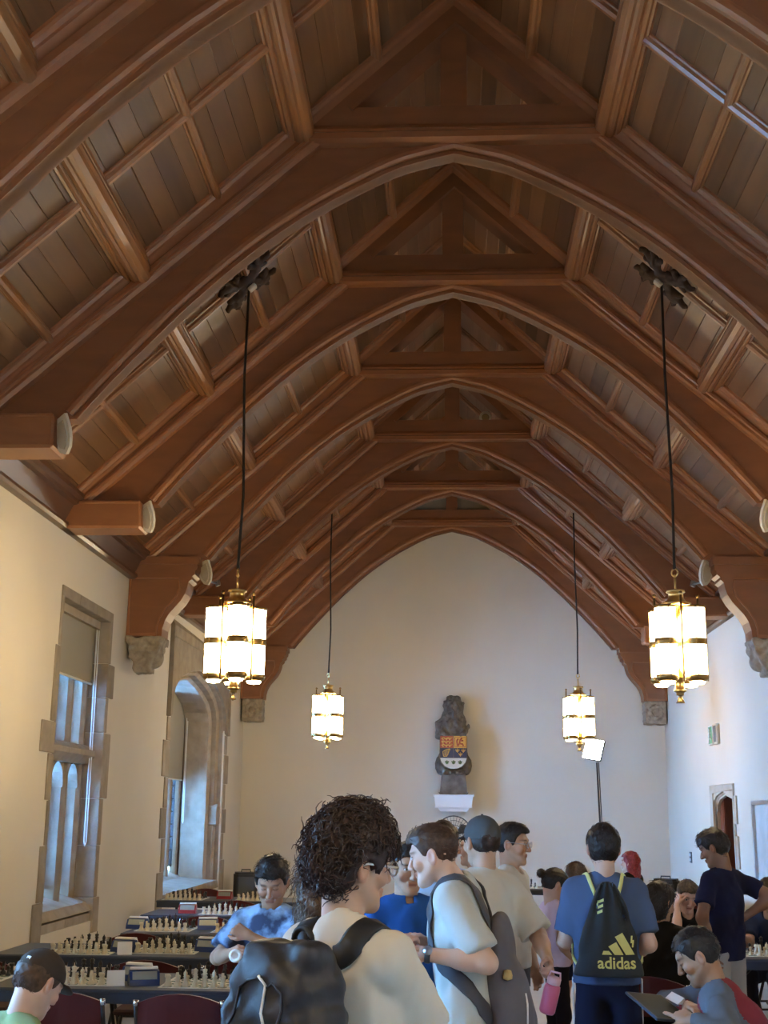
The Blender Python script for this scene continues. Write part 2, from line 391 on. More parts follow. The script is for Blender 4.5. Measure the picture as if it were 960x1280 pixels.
# ------------------------------------------------------------------ implicit surfaces (for carved stone, bodies and cloth)
def _n3(P, f, seed=0.0):
    x, y, z = P[..., 0]*f, P[..., 1]*f, P[..., 2]*f
    return (np.sin(x*1.0+1.7*np.sin(y*.9+seed)+seed)*np.cos(y*1.1+1.3*np.sin(z*1.05+seed*2))+np.sin(z*1.2+1.5*np.sin(x*.8-seed)+seed*3))*.5
def cap_(P, a, b, r0, r1, sq=None):
    a = np.array(a, np.float32); b = np.array(b, np.float32)
    if sq is not None:
        q = np.array(sq, np.float32); P = P/q; a = a/q; b = b/q
    ba = b-a; pa = P-a; h = np.clip((pa @ ba)/max(float(ba @ ba), 1e-9), 0, 1)
    d = pa-h[..., None]*ba
    return np.sqrt((d*d).sum(-1))-(r0+(r1-r0)*h)
def ell_(P, c, r, R=None):
    q = P-np.array(c, np.float32)
    if R is not None: q = q @ np.array(R, np.float32)      # R columns: the ellipsoid's own axes
    r = np.array(r, np.float32); k0 = np.sqrt(((q/r)**2).sum(-1)); k1 = np.sqrt(((q/(r*r))**2).sum(-1))
    return k0*(k0-1)/np.maximum(k1, 1e-6)
def box_(P, c, h, rd=.01, R=None):
    q = P-np.array(c, np.float32)
    if R is not None: q = q @ np.array(R, np.float32)
    q = np.abs(q)-np.array(h, np.float32)+rd
    return np.sqrt((np.maximum(q, 0)**2).sum(-1))+np.minimum(q.max(-1), 0)-rd
def pl_(P, p, n):          # positive beyond the plane
    n = np.array(n, np.float32); n = n/np.linalg.norm(n); return (P-np.array(p, np.float32)) @ n
def smin(a, b, k):
    if k <= 0: return np.minimum(a, b)
    h = np.clip(.5+.5*(b-a)/k, 0, 1); return b*(1-h)+a*h-k*h*(1-h)
def smax(a, b, k): return -smin(-a, -b, k)
def nets(fn, lo, hi, h):
    lo = np.array(lo, np.float32); n = np.maximum(np.ceil((np.array(hi)-lo)/h).astype(int)+1, 3)
    g = np.stack(np.meshgrid(*[lo[i]+h*np.arange(n[i], dtype=np.float32) for i in range(3)], indexing='ij'), -1)
    D = fn(g.reshape(-1, 3)).reshape(n).astype(np.float32); S = D < 0
    nc = n-1; cnt = np.zeros(nc, np.float32); acc = np.zeros((*nc, 3), np.float32)
    for ax in range(3):
        o = [i for i in range(3) if i != ax]
        for u in (0, 1):
            for w in (0, 1):
                s0 = [None]*3; s1 = [None]*3; s0[ax] = slice(0, nc[ax]); s1[ax] = slice(1, nc[ax]+1)
                for q, sh in ((o[0], u), (o[1], w)): s0[q] = slice(sh, nc[q]+sh); s1[q] = slice(sh, nc[q]+sh)
                a, b_ = D[tuple(s0)], D[tuple(s1)]; m = (a < 0) != (b_ < 0)
                t = np.where(m, a/np.where(m, a-b_, 1), 0); off = np.zeros((*nc, 3), np.float32)
                off[..., ax] = t; off[..., o[0]] = u; off[..., o[1]] = w
                acc += off*m[..., None]; cnt += m
    act = cnt > 0; idx = -np.ones(nc, np.int64); idx[act] = np.arange(act.sum())
    base = np.stack(np.meshgrid(*[np.arange(k) for k in nc], indexing='ij'), -1)[act]
    V = lo+h*(base+acc[act]/cnt[act][:, None]); F = []
    for ax in range(3):
        o1, o2 = [(1, 2), (2, 0), (0, 1)][ax]
        s0 = [slice(None)]*3; s1 = [slice(None)]*3; s0[ax] = slice(0, n[ax]-1); s1[ax] = slice(1, n[ax])
        A, B = S[tuple(s0)], S[tuple(s1)]; e = np.argwhere(A != B)
        e = e[(e[:, o1] > 0) & (e[:, o2] > 0) & (e[:, o1] < nc[o1]) & (e[:, o2] < nc[o2])]
        if not len(e): continue
        fl = A[tuple(e.T)]
        def I(d1, d2):
            k = e.copy(); k[:, o1] += d1; k[:, o2] += d2; return idx[tuple(k.T)]
        q = np.stack([I(-1,-1), I(0,-1), I(0,0), I(-1,0)], 1); q[~fl] = q[~fl][:, ::-1]; F.append(q)
    return V, (np.concatenate(F) if F else np.zeros((0, 4), int))
def mesh_np(name, V, F, mats, col=None, smooth=True, mi=None):
    me = bpy.data.meshes.new(name); nf = len(F); k = F.shape[1]
    me.vertices.add(len(V)); me.vertices.foreach_set('co', np.asarray(V, np.float32).ravel())
    me.loops.add(nf*k); me.loops.foreach_set('vertex_index', F.astype(np.int32).ravel())
    me.polygons.add(nf); me.polygons.foreach_set('loop_start', np.arange(0, nf*k, k, dtype=np.int32))
    for m in (mats if isinstance(mats, (list, tuple)) else [mats]): me.materials.append(m)
    me.update(calc_edges=True)
    me.polygons.foreach_set('use_smooth', np.full(nf, smooth))
    if mi is not None: me.polygons.foreach_set('material_index', np.asarray(mi, np.int32))
    if col is not None:
        a = me.color_attributes.new('Col', 'FLOAT_COLOR', 'POINT')
        c = np.ones((len(V), 4), np.float32); c[:, :3] = col; a.data.foreach_set('color', c.ravel())
    me.validate(); me.update(); return me

# ------------------------------------------------------------------ stone: corbels, windows, doorway
def corbel_mesh(seed, face):
    def f(P):
        top = box_(P, (0,0,-.045), (.20,.20,.045), .012)
        w = np.clip((P[..., 2]+.42)/.34, 0, 1)
        body = np.maximum(np.maximum(np.abs(P[..., 0]+.03*(1-w))-(.06+.13*w), np.abs(P[..., 1])-(.09+.095*w)), np.maximum(P[..., 2]+.06, -.40-P[..., 2]))*.8
        d = smin(top, body, .02)
        d = d+.016*_n3(P, 26, seed)+.010*_n3(P, 47, seed+1.3)
        if face:
            d = smin(d, ell_(P, (.10,-.02,-.22), (.10,.09,.12)), .03); d = smax(d, -ell_(P, (.20,-.05,-.19), (.03,.02,.02)), .02); d = smax(d, -ell_(P, (.20,.03,-.19), (.03,.02,.02)), .02)
        return np.maximum(d, -.215-P[..., 0]*1.0)
    V, F = nets(f, (-.24,-.24,-.45), (.26,.24,.03), .016)
    return mesh_np('stone_corbel', V, F, M_['stone_carved'])
def corbel_square():
    def f(P):
        d = box_(P, (0,0,-.20), (.19,.16,.20), .012)
        r = np.abs(np.sqrt(P[..., 0]**2+(P[..., 2]+.2)**2)-.10)-.03; rel = np.maximum(r, np.abs(P[..., 1])-.185)
        d = smin(d, rel*.8, .015); d = smin(d, ell_(P, (0,-.16,-.2), (.05,.04,.06)), .015)
        return d+.006*_n3(P, 40, 1.0)+.004*_n3(P, 80, 2.0)
    V, F = nets(f, (-.22,-.23,-.43), (.22,.22,.03), .014); return mesh_np('stone_corbel', V, F, M_['stone_carved'])
CB = [corbel_mesh(1.0, True), corbel_square()]
for k, s, lab in ((4, -1, 'carved stone corbel between the flat-headed window and the arched window'), (4, 1, 'carved stone corbel on the wall with the door and exit sign'),
                  (7, -1, 'square carved stone corbel in the corner nearest the arched window'), (7, 1, 'square carved stone corbel in the corner nearest the doorway')):
    o = ob('stone_corbel', CB[0 if k == 4 else 1], None, (s*(HW-.205), TY[k]-.13, 3.55), (0,0,0 if s < 0 else math.pi))
    if k == 7: o.scale = (.92, .95, .95)
    tag(o, lab, 'corbel', 'stone corbels under the roof posts')

def blocks(par, spec, x0, x1, proud=.012):
    # spec: rows of (y0, y1, z0, z1); every block its own piece with open joints
    for (ya, yb, za, zb) in spec:
        b = MB(); b.cbox(((x0+x1)/2, (ya+yb)/2, (za+zb)/2), (x1-x0, yb-ya-.006, zb-za-.006), bev=.006); b.build('stone_block', M_['stone'], par)
# window 1 ---------------------------------------------------------------
w1 = tag(MB().box(-4.36, -4.33, 11.0, 12.85, .5, 3.75).build('window_1', M_['glass']), kind='structure')
Xo, Xi = -3.585, -3.88
far_q = [(3.17,3.62,12.80),(2.82,3.17,12.97),(2.46,2.82,12.80),(1.80,2.46,12.97),(1.34,1.80,12.84),(.84,1.34,12.82),(.50,.84,12.92)]
blocks(w1, [(12.70, yb, za, zb) for za, zb, yb in far_q], Xi, Xo)
near_q = [(3.15,3.62,11.05),(2.46,3.15,10.98),(2.18,2.46,10.74),(1.77,2.18,10.98),(1.38,1.77,11.05),(.90,1.38,10.95),(.50,.90,10.86)]
blocks(w1, [(ya, 11.12, za, zb) for za, zb, ya in near_q], Xi, Xo)
blocks(w1, [(11.05,11.6,3.60,3.71),(11.6,12.2,3.60,3.71),(12.2,12.80,3.60,3.71)], Xi, Xo)
blocks(w1, [(11.12,11.9,.50,.70),(11.9,12.70,.50,.70)], Xi, Xo-.03)
b = MB(); b.prism([(-3.70,.70),(-3.60,.72),(-3.66,.80),(-4.3,1.02),(-4.36,1.0),(-4.36,.6),(-3.70,.6)], 11.12, 12.70); b.build('sill', M_['stone'], w1)
for y in (11.12, 11.60, 12.10, 12.58):
    b = MB(); b.prism([(y+.01,-4.08),(y+.04,-4.04),(y+.08,-4.04),(y+.11,-4.08),(y+.11,-4.25),(y+.01,-4.25)][::-1], .8, 3.62, ax='z'); b.v = [(p[1], p[0], p[2]) for p in b.v]; b.build('mullion', M_['stone'], w1)
b = MB(); b.prism([(-3.93,2.22),(-3.93,2.27),(-4.02,2.33),(-4.28,2.36),(-4.28,2.14),(-4.0,2.14)], 11.12, 12.70); b.build('transom', M_['stone'], w1)
for ya, yb in ((11.24,11.60),(11.72,12.10),(12.22,12.58)):
    yc = (ya+yb)/2; hw = (yb-ya)/2
    arc = [(yc+hw*math.cos(t), 1.90+.24*math.sin(t)) for t in np.linspace(0, math.pi, 11)]
    b = MB(); b.prism([(yb,2.16),(ya,2.16)]+arc[::-1], -4.24, -4.06, ax='x'); b.build('light_head', M_['stone'], w1)
    f = MB()
    for z0, z1 in ((.98, 2.14), (2.34, 3.6)):
        for e in (0, 1): f.box(-4.23, -4.20, *( (ya, ya+.03) if e == 0 else (yb-.03, yb)), z0, z1)
        f.box(-4.23, -4.20, ya, yb, z0, z0+.03); f.box(-4.23, -4.20, ya, yb, z1-.03, z1)
    f.build('casement_frame', M_['dark_grey'], w1)
    l = MB()
    for z in np.arange(1.15, 3.6, .19): l.box(-4.222, -4.208, ya, yb, z, z+.012)
    for y in (ya+(yb-ya)*.5,): l.box(-4.222, -4.208, y-.006, y+.006, .98, 3.6)
    l.build('lead_cames', M_['lead'], w1)
    for z0, z1 in ((.98, 2.14), (2.34, 3.6)): MB().box(-4.218, -4.212, ya, yb, z0, z1).build('pane', M_['glass'], w1)
for o in w1.children:
    if o.name.split('.')[0] in ('mullion','transom','light_head','casement_frame','lead_cames','pane'): o.location.x = .27
bl = tag(empty('roller_blind', (-3.735, 11.9, 2.9)), 'grey roller blind half lowered in the flat-headed window', 'window blind')
MB().box(-.004, .004, -.74, .74, .05, .66).build('fabric', M_['blind'], bl)
MB().tube([(0,-.74,.05),(0,.74,.05)], .013, 8).build('bottom_bar', M_['off_white'], bl)
MB().box(-.05, .05, -.77, .77, .62, .70).build('head_box', M_['stone'], bl)
MB().tube([(.05,.66,.6),(.055,.665,-.4),(.055,.67,-1.52),(.06,.69,-1.56),(.065,.71,-1.52),(.065,.705,-.4),(.06,.70,.6)], .006, 6).build('pull_cord', M_['white_paint'], bl)
# window 2 ---------------------------------------------------------------
w2 = tag(MB().box(-4.78, -4.75, 15.4, 20.0, .4, 3.9).build('window_2', M_['glass']), kind='structure')
YC = 17.735
def tudor(hw, zs, za):
    P = [(hw, .5), (hw, zs), (hw*.985, zs+(za-zs)*.28), (hw*.93, zs+(za-zs)*.48), (hw*.80, zs+(za-zs)*.66), (hw*.55, zs+(za-zs)*.82), (hw*.28, zs+(za-zs)*.92), (0, za)]
    return [(YC-y, z) for y, z in P]+[(YC+y, z) for y, z in P[::-1][1:]]
t1, t2, t3 = tudor(1.93, 2.88, 3.66), tudor(1.86, 2.88, 3.60), tudor(1.78, 2.86, 3.53)
head = [(15.62, 2.85), (15.62, 3.94), (19.86, 3.94), (19.86, 2.85)]
b = MB(); b.prism(head+[p for p in t1[::-1] if p[1] > 2.8], -3.80, -3.58, ax='x'); b.build('spandrel_stone', M_['stone'], w2)
for t, x0, x1, w in ((t1, -3.72, -3.60, .06), (t2, -3.82, -3.68, .07), (t3, -3.95, -3.78, .05)):
    b = MB(); c = (x0+x1)/2; h = (x1-x0)/2
    b.sweep(t, [(-w*.2,c-h),(w,c-h),(w*1.1,c),(w,c+h*.7),(w*.4,c+h),(-w*.2,c+h*.5)], ax='x'); b.build('arch_moulding', M_['stone'], w2)
MB().sweep([(15.60,2.85),(15.60,3.96),(19.88,3.96),(19.88,2.85)], [(-.03,-3.66),(.05,-3.66),(.05,-3.59),(.02,-3.55),(-.03,-3.56)], ax='x').build('hood_mould', M_['stone'], w2)
q2 = [(2.55,2.85,.06),(2.10,2.55,.22),(1.72,2.10,.05),(1.35,1.72,.18),(.95,1.35,.04),(.45,.95,.20)]
for sgn, base in ((1, 19.68), (-1, 15.79)):
    for za, zb, w in q2:
        ya, yb = sorted((base, base+sgn*(.14+w))); blocks(w2, [(ya, yb, za, zb)], -3.72, -3.585)
    for za, zb in ((2.42,2.88),(1.96,2.42),(1.5,1.96),(1.02,1.5),(.5,1.02)):        # ashlar of the deep jamb, two stones wide
        for xa, xb in ((-3.95,-3.73),(-4.17,-3.95)): 
            ya, yb = sorted((base-sgn*.02, base+sgn*.1)); blocks(w2, [(ya, yb, za, zb)], xa, xb)
    MB().cbox((-3.72, base-sgn*.05, 1.62), (.2,.14,.34), bev=.04).build('moulding_stop', M_['stone'], w2)
    MB().box(-4.25, -4.17, *sorted((base-sgn*.10, base+sgn*.03)), .6, 3.55).build('wooden_post', M_['oak_dark'], w2)
b = MB(); b.prism([p for p in t3]+[(YC+2.1,.5),(YC+2.1,3.9),(YC-2.1,3.9),(YC-2.1,.5)], -4.20, -3.94, ax='x'); b.build('vault', M_['stone'], w2)
b = MB(); b.prism([(-3.60,.55),(-3.62,.66),(-4.15,.70),(-4.70,.92),(-4.70,.5)], 15.79, 19.70); b.build('sill', M_['stone'], w2)
for y in (15.85, 16.60, 17.35, 18.10, 18.85, 19.48):
    b = MB(); b.prism([(y+.02,-4.48),(y+.04,-4.46),(y+.08,-4.46),(y+.10,-4.48),(y+.10,-4.57),(y+.02,-4.57)][::-1], .7, 3.9, ax='z'); b.v = [(p[1], p[0], p[2]) for p in b.v]; b.build('mullion', M_['stone'], w2)
MB().prism([(-4.45,2.22),(-4.48,2.33),(-4.60,2.36),(-4.60,2.14),(-4.47,2.14)], 15.8, 19.65).build('transom', M_['stone'], w2)
for ya in (15.97, 16.72, 17.47, 18.22, 18.97):
    yb = ya+(.63 if ya < 18.9 else .51); f = MB()
    for z0, z1 in ((.86, 2.14), (2.34, 3.8)):
        f.box(-4.56, -4.53, ya, ya+.03, z0, z1); f.box(-4.56, -4.53, yb-.03, yb, z0, z1); f.box(-4.56, -4.53, ya, yb, z0, z0+.03)
        MB().box(-4.55, -4.544, ya, yb, z0, z1).build('pane', M_['glass'], w2)
    for z in np.arange(1.1, 3.7, .19): f.box(-4.553, -4.54, ya, yb, z, z+.012)
    f.build('casement_frame', M_['lead'], w2)
for o in w2.children:
    if o.name.split('.')[0] in ('mullion','transom','casement_frame','pane'): o.location.x = .23
bl2 = tag(empty('roller_blind', (-4.215, 19.0, 2.15)), 'grey roller blind lowered halfway inside the arched window recess', 'window blind')
MB().box(-.004, .004, -.45, .52, 0, 1.35).build('fabric', M_['blind'], bl2)
MB().tube([(0,-.45,0),(0,.52,0)], .012, 8).build('bottom_bar', M_['off_white'], bl2)
MB().tube([(.05,.45,1.3),(.05,.46,-.62),(.055,.475,-.65),(.06,.49,-.62),(.06,.48,1.3)], .006, 6).build('pull_cord', M_['white_paint'], bl2)
# unseen windows added to bring in daylight from the left (plain glazing in their openings)
for n, (x0, ya, yb) in enumerate(((-4.1, -3.4, -.4), (-4.1, 4.2, 5.9))):
    w = tag(MB().box(x0, x0+.02, ya, yb, .5, 3.85).build('window_%d' % (n+3), M_['glass']), kind='structure')
    for y in np.linspace(ya, yb, 6)[1:-1]: MB().box(x0-.06, x0+.08, y-.06, y+.06, .5, 3.85).build('mullion', M_['stone'], w)
    MB().box(x0-.06, x0+.08, ya, yb, 2.15, 2.3).build('transom', M_['stone'], w)
# doorway on the right wall ----------------------------------------------
d1 = tag(MB().box(4.12, 4.18, 16.50, 17.5, 0, 2.0).build('door_1', mat('door_wood', (.075,.028,.016), .4, grain=((8, 8, .8), (.10,.04,.022)))), kind='structure')
for z0, z1 in ((.2,.9),(1.05,1.8)):
    for y in (16.62, 17.05): MB().box(4.10, 4.125, y, y+.33, z0, z1).build('door_panel', M_['oak_dark'], d1)
def dpath(hw, za, yc=17.16): return [(yc-hw, 0), (yc-hw, za-.22), (yc-hw*.9, za-.12), (yc-hw*.62, za-.05), (yc, za), (yc+hw*.62, za-.05), (yc+hw*.9, za-.12), (yc+hw, za-.22), (yc+hw, 0)]
SP = M_['stone_pale']
MB().sweep([(16.44,0),(16.44,2.10),(17.90,2.10),(17.90,0)], [(-.10,3.62),(-.10,3.585),(.0,3.575),(.012,3.60),(.012,3.62)], ax='x').build('door_surround', SP, d1)
for hw, za, xa, xb in ((.66,2.02,3.60,3.65),(.60,1.97,3.64,3.69)):
    P = dpath(hw, za); b = MB(); b.sweep(P, [(-.004,xa),(.0,xb),(.075,xb),(.09,(xa+xb)/2),(.075,xa)], ax='x'); b.build('door_moulding', SP, d1)
P = dpath(.62, 1.99); MB().prism([(16.46,1.6),(16.46,2.12),(17.88,2.12),(17.88,1.6)]+P[1:-1][::-1], 3.63, 3.70, ax='x').build('spandrel_stone', SP, d1)
for za, zb in ((.2,.6),(1.05,1.45),(1.6,1.95)): MB().cbox((3.60,16.37,(za+zb)/2), (.04,.12,zb-za), bev=.004).build('stone_block', SP, d1)
MB().box(3.685, 4.0, 17.58, 17.80, 0, 1.96).box(3.69, 3.72, 17.54, 17.60, 0, 1.95).build('door_frame', mat('door_frame', (.16,.045,.025), .45, grain=((8, 8, .8), (.20,.06,.035))), d1)
MB().box(3.7, 4.4, 16.3, 16.50, 0, 2.3).box(4.2, 4.4, 16.3, 17.9, 0, 2.3).build('door_lining', M_['oak_dark'], d1)

# ------------------------------------------------------------------ wall fittings
t = tag(empty('exit_sign', (HW, 17.56, 2.78)), 'small green running-man exit sign on the right wall above the doorway', 'exit sign')
grn = mat('sign_green', (.02,.25,.10), .4); 
MB().cbox((-.02,0,0), (.04,.26,.26), bev=.004).build('case', M_['white_paint'], t)
MB().box(-.046,-.04,-.11,.11,-.115,.115).build('green_panel', grn, t)
b = MB(); b.lathe([(.0,-.004),(.022,-.004),(.022,.004),(0,.004)], 10, (-.05,.01,.07), R=Matrix.Rotation(math.pi/2, 3, 'Y'))
for p in ([(-.05,.01,.045),(-.05,-.01,-.02)],[(-.05,-.01,-.02),(-.05,.04,-.05),(-.05,.05,-.10)],[(-.05,-.01,-.02),(-.05,-.05,-.05),(-.05,-.085,-.05)],[(-.05,.01,.035),(-.05,.05,.02),(-.05,.06,-.02)],[(-.05,.005,.035),(-.05,-.05,.03)]): b.tube(p, .012, 6)
b.build('running_figure', M_['white_paint'], t)
t = tag(empty('emergency_light', (HW, 17.22, 2.78)), 'grey emergency battery box mounted next to the exit sign', 'emergency light')
MB().cbox((-.025,0,0), (.05,.20,.28), bev=.01).build('case', M_['off_white'], t); MB().box(-.052,-.048,-.08,.08,-.11,.11).build('vent', M_['dark_grey'], t)
t = tag(empty('light_switch', (HW, 19.6, 1.085)), 'grey double switch plate on the right wall near the corner', 'switch')
MB().cbox((-.006,0,0), (.012,.15,.16), bev=.003).build('plate', M_['dark_grey'], t)
for z in (-.035,.035): MB().cbox((-.015,0,z), (.014,.08,.04), bev=.003).build('rocker', M_['grey_metal'], t)
t = tag(empty('notice_board', (HW, 14.1, .88)), 'white notice board in a grey metal frame beside the doorway', 'notice board')
MB().box(-.02,0,-1.25,1.25,0,.97).build('board', mat('board_white', (.62,.64,.62), .25, noise=(5, (.54,.58,.56), .4, .6)), t)
for a in ((-1.27,-1.22,0,.97),(1.22,1.27,0,.97),(-1.27,1.27,-.03,.02),(-1.27,1.27,.95,1.0)): MB().box(-.05,0,*a).build('frame', M_['grey_metal'], t)
# smoke detectors on the roof
for (x, y, z, lab) in ((.48, 11.30, 6.93, 'round cream smoke detector on the fifth truss from the end wall'), (.46, 16.35, 7.02, 'round cream smoke detector on the third truss from the end wall')):
    t = tag(empty('smoke_detector', (x, y, z)), lab, 'smoke detector')
    Rm = Matrix.Rotation(math.radians(112), 3, 'X')
    MB().lathe([(0,-.012),(.085,-.012),(.085,.02),(.07,.03),(.05,.045),(0,.048)], 20, (0,0,0), R=Rm).build('housing', M_['off_white'], t)
    MB().lathe([(.045,.044),(.052,.05),(.04,.056),(.036,.05)], 20, (0,0,0), R=Rm).build('ring', M_['brass_dark'], t)
    MB().cbox((0,.06,-.06), (.09,.07,.09), bev=.01).build('mount', M_['off_white'], t)
# ------------------------------------------------------------------ pendant lanterns
def lantern():
    T = empty('pendant_lantern', (0,0,0), 0, 'x', 'pendant light', 'brass pendant lanterns')
    R, r, n = .160, .079, 4; z0, z1 = 2.70, 3.28
    for k in range(n):
        a = 2*math.pi*k/n; c = (R*math.cos(a), R*math.sin(a), 0)
        g = MB(); g.lathe([(r*.985, z0+.02), (r, z0+.04), (r, z1-.02), (r*.97, z1-.01)], 18, c)
        s = g.build('glass_shade', M_['shade_glass'], T)
        for nm, pf in (('brass_band', [(r+.006, 2.975), (r+.008, 2.98), (r+.008, 3.02), (r+.006, 3.025)]), ('bottom_rim', [(r-.02, z0-.005), (r+.004, z0+.01), (r+.010, z0+.03), (r+.004, z0+.045)]), ('top_rim', [(r+.004, z1-.02), (r+.008, z1-.012), (r+.008, z1), (r-.02, z1+.004)])):
            MB().lathe(pf, 18, c).build(nm, M_['brass_dark'], s)
        bb = MB(); bb.lathe([(r-.02,z0-.005),(r-.03,z0-.022),(0,z0-.03)], 14, c); bb.build('bottom_lens', M_['shade_glass'], s)
        rd = MB()
        for da in (-.9, .9): rd.tube([(c[0]+(r+.006)*math.cos(a+da), c[1]+(r+.006)*math.sin(a+da), z0), (c[0]+(r+.006)*math.cos(a+da), c[1]+(r+.006)*math.sin(a+da), z1)], .0035, 5)
        tag(rd.build('guard_rods', M_['brass_dark'], s), kind='stuff')
        rod = MB(); a2 = a+math.pi/n; cc = (.170*math.cos(a2), .170*math.sin(a2))
        rod.tube([(cc[0], cc[1], 2.69), (cc[0], cc[1], 3.36)], .009, 6); rod.lathe([(.008,3.36),(.014,3.37),(.014,3.385),(0,3.39)], 8, (cc[0], cc[1], 0))
        rod.build('rod', M_['brass_dark'], T)
    b = MB(); b.tube([(0,0,2.60),(0,0,3.42)], .03, 10)
    b.lathe([(.0,3.30),(.11,3.30),(.12,3.315),(.08,3.33),(.06,3.36),(.058,3.40),(.075,3.405),(.07,3.42),(.02,3.43)], 18)
    b.build('crown', M_['brass'], T)
    b = MB(); b.lathe([(.02,2.545),(.028,2.55),(.012,2.565),(.008,2.59),(.018,2.60),(.018,2.615),(.05,2.63),(.05,2.64),(.035,2.645),(.035,2.72),(.10,2.73),(0,2.735)], 14)
    for s in (-1, 1): b.tube([(s*.008,0,2.59),(s*.03,0,2.545)], .006, 6)
    b.tube([(-.035,0,2.545),(.035,0,2.545)], .006, 6)
    b.build('finial', M_['brass_dark'], T)
    b = MB(); b.tube([(0,0,3.42),(0,0,3.54)], .008, 6)
    b.tube([(.028*math.cos(t), 0, 3.565+.03*math.sin(t)) for t in np.linspace(0, 2*math.pi, 13)], .007, 6)
    b.lathe([(.006,3.52),(.016,3.54),(.006,3.55)], 8); b.build('loop', M_['brass'], T)
    b = MB(); b.tube([(0,0,3.59),(0,0,3.66),(0,.02,4.2),(0,-.01,5.2),(0,0,6.06)], [.014,.011,.011,.011,.011], 8); b.build('cable', M_['iron'], T)
    return T
LP = lantern(); first = True
LL = {(-1,0): 'lit brass lantern of glass tubes hanging near the stone corbel and arched window', (1,0): 'lit brass lantern of glass tubes hanging out from the doorway wall and its corbel',
      (-1,1): 'lit brass lantern hanging before the end wall on the window side', (1,1): 'lit brass lantern hanging before the end wall above the white panel light', (-1,-1): 'lit brass lantern on the window side, hung before the first wall post', (1,-1): 'lit brass lantern on the doorway side, hung before the first wall post'}
def ornament(seed):
    T = empty('ceiling_boss', (0,0,0), 0, 'x', 'ceiling boss', 'carved leaf bosses holding the lanterns')
    def f(P):
        d = ell_(P, (0,0,0), (.09,.09,.05))
        for q in range(4):
            a = math.pi/4+q*math.pi/2; c, s = math.cos(a), math.sin(a)
            d = smin(d, cap_(P, (c*.08,s*.08,0), (c*.25,s*.25,-.01), .05, .04), .03)
            for w, e in ((-.10,.20),(.10,.20),(-.07,.31),(.07,.31)): d = smin(d, cap_(P, (c*.17,s*.17,0), (c*e-s*w,s*e+c*w,-.005), .03, .026), .012)
        return np.maximum(d+.012*_n3(P, 60, seed), np.abs(P[..., 2])-.045+.02*_n3(P, 45, 2.0))
    V, F = nets(f, (-.4,-.4,-.07), (.4,.4,.07), .014); ob('leaf_carving', mesh_np('leaf_carving', V, F, mat('boss_wood', (.05,.028,.017), .7)), T)
    return T
OB = ornament(1.0)
MB().cbox((0,0,-.07), (.08,.06,.04), bev=.01).build('hook_plate', M_['off_white'], OB)
BAYM = 8.5716-.13+BAY/2
for row in (-1, 0, 1):
    for s in (-1, 1):
        y = BAYM+row*3*BAY; x = s*1.74
        if first: o, q = LP, OB
        else: o, q = clone(LP), clone(OB)
        first = False
        o.location = (x, y, 0); o['label'] = LL[s, row]; o.rotation_euler = (0,0,math.radians({(-1,0): -74, (1,0): -43, (-1,1): -52, (1,1): -40}.get((s,row), 10)))
        q.location = (x+s*.02, y, RZ-RS*1.76-.075); q.rotation_euler = (0, s*ANG, 0)
        q['label'] = ('dark carved leaf boss above the ', )[0]+{-1: 'window-side lantern ', 1: 'doorway-side lantern '}[s]+{-1: 'before the first wall post', 0: 'near the stone corbels', 1: 'before the end wall'}[row]

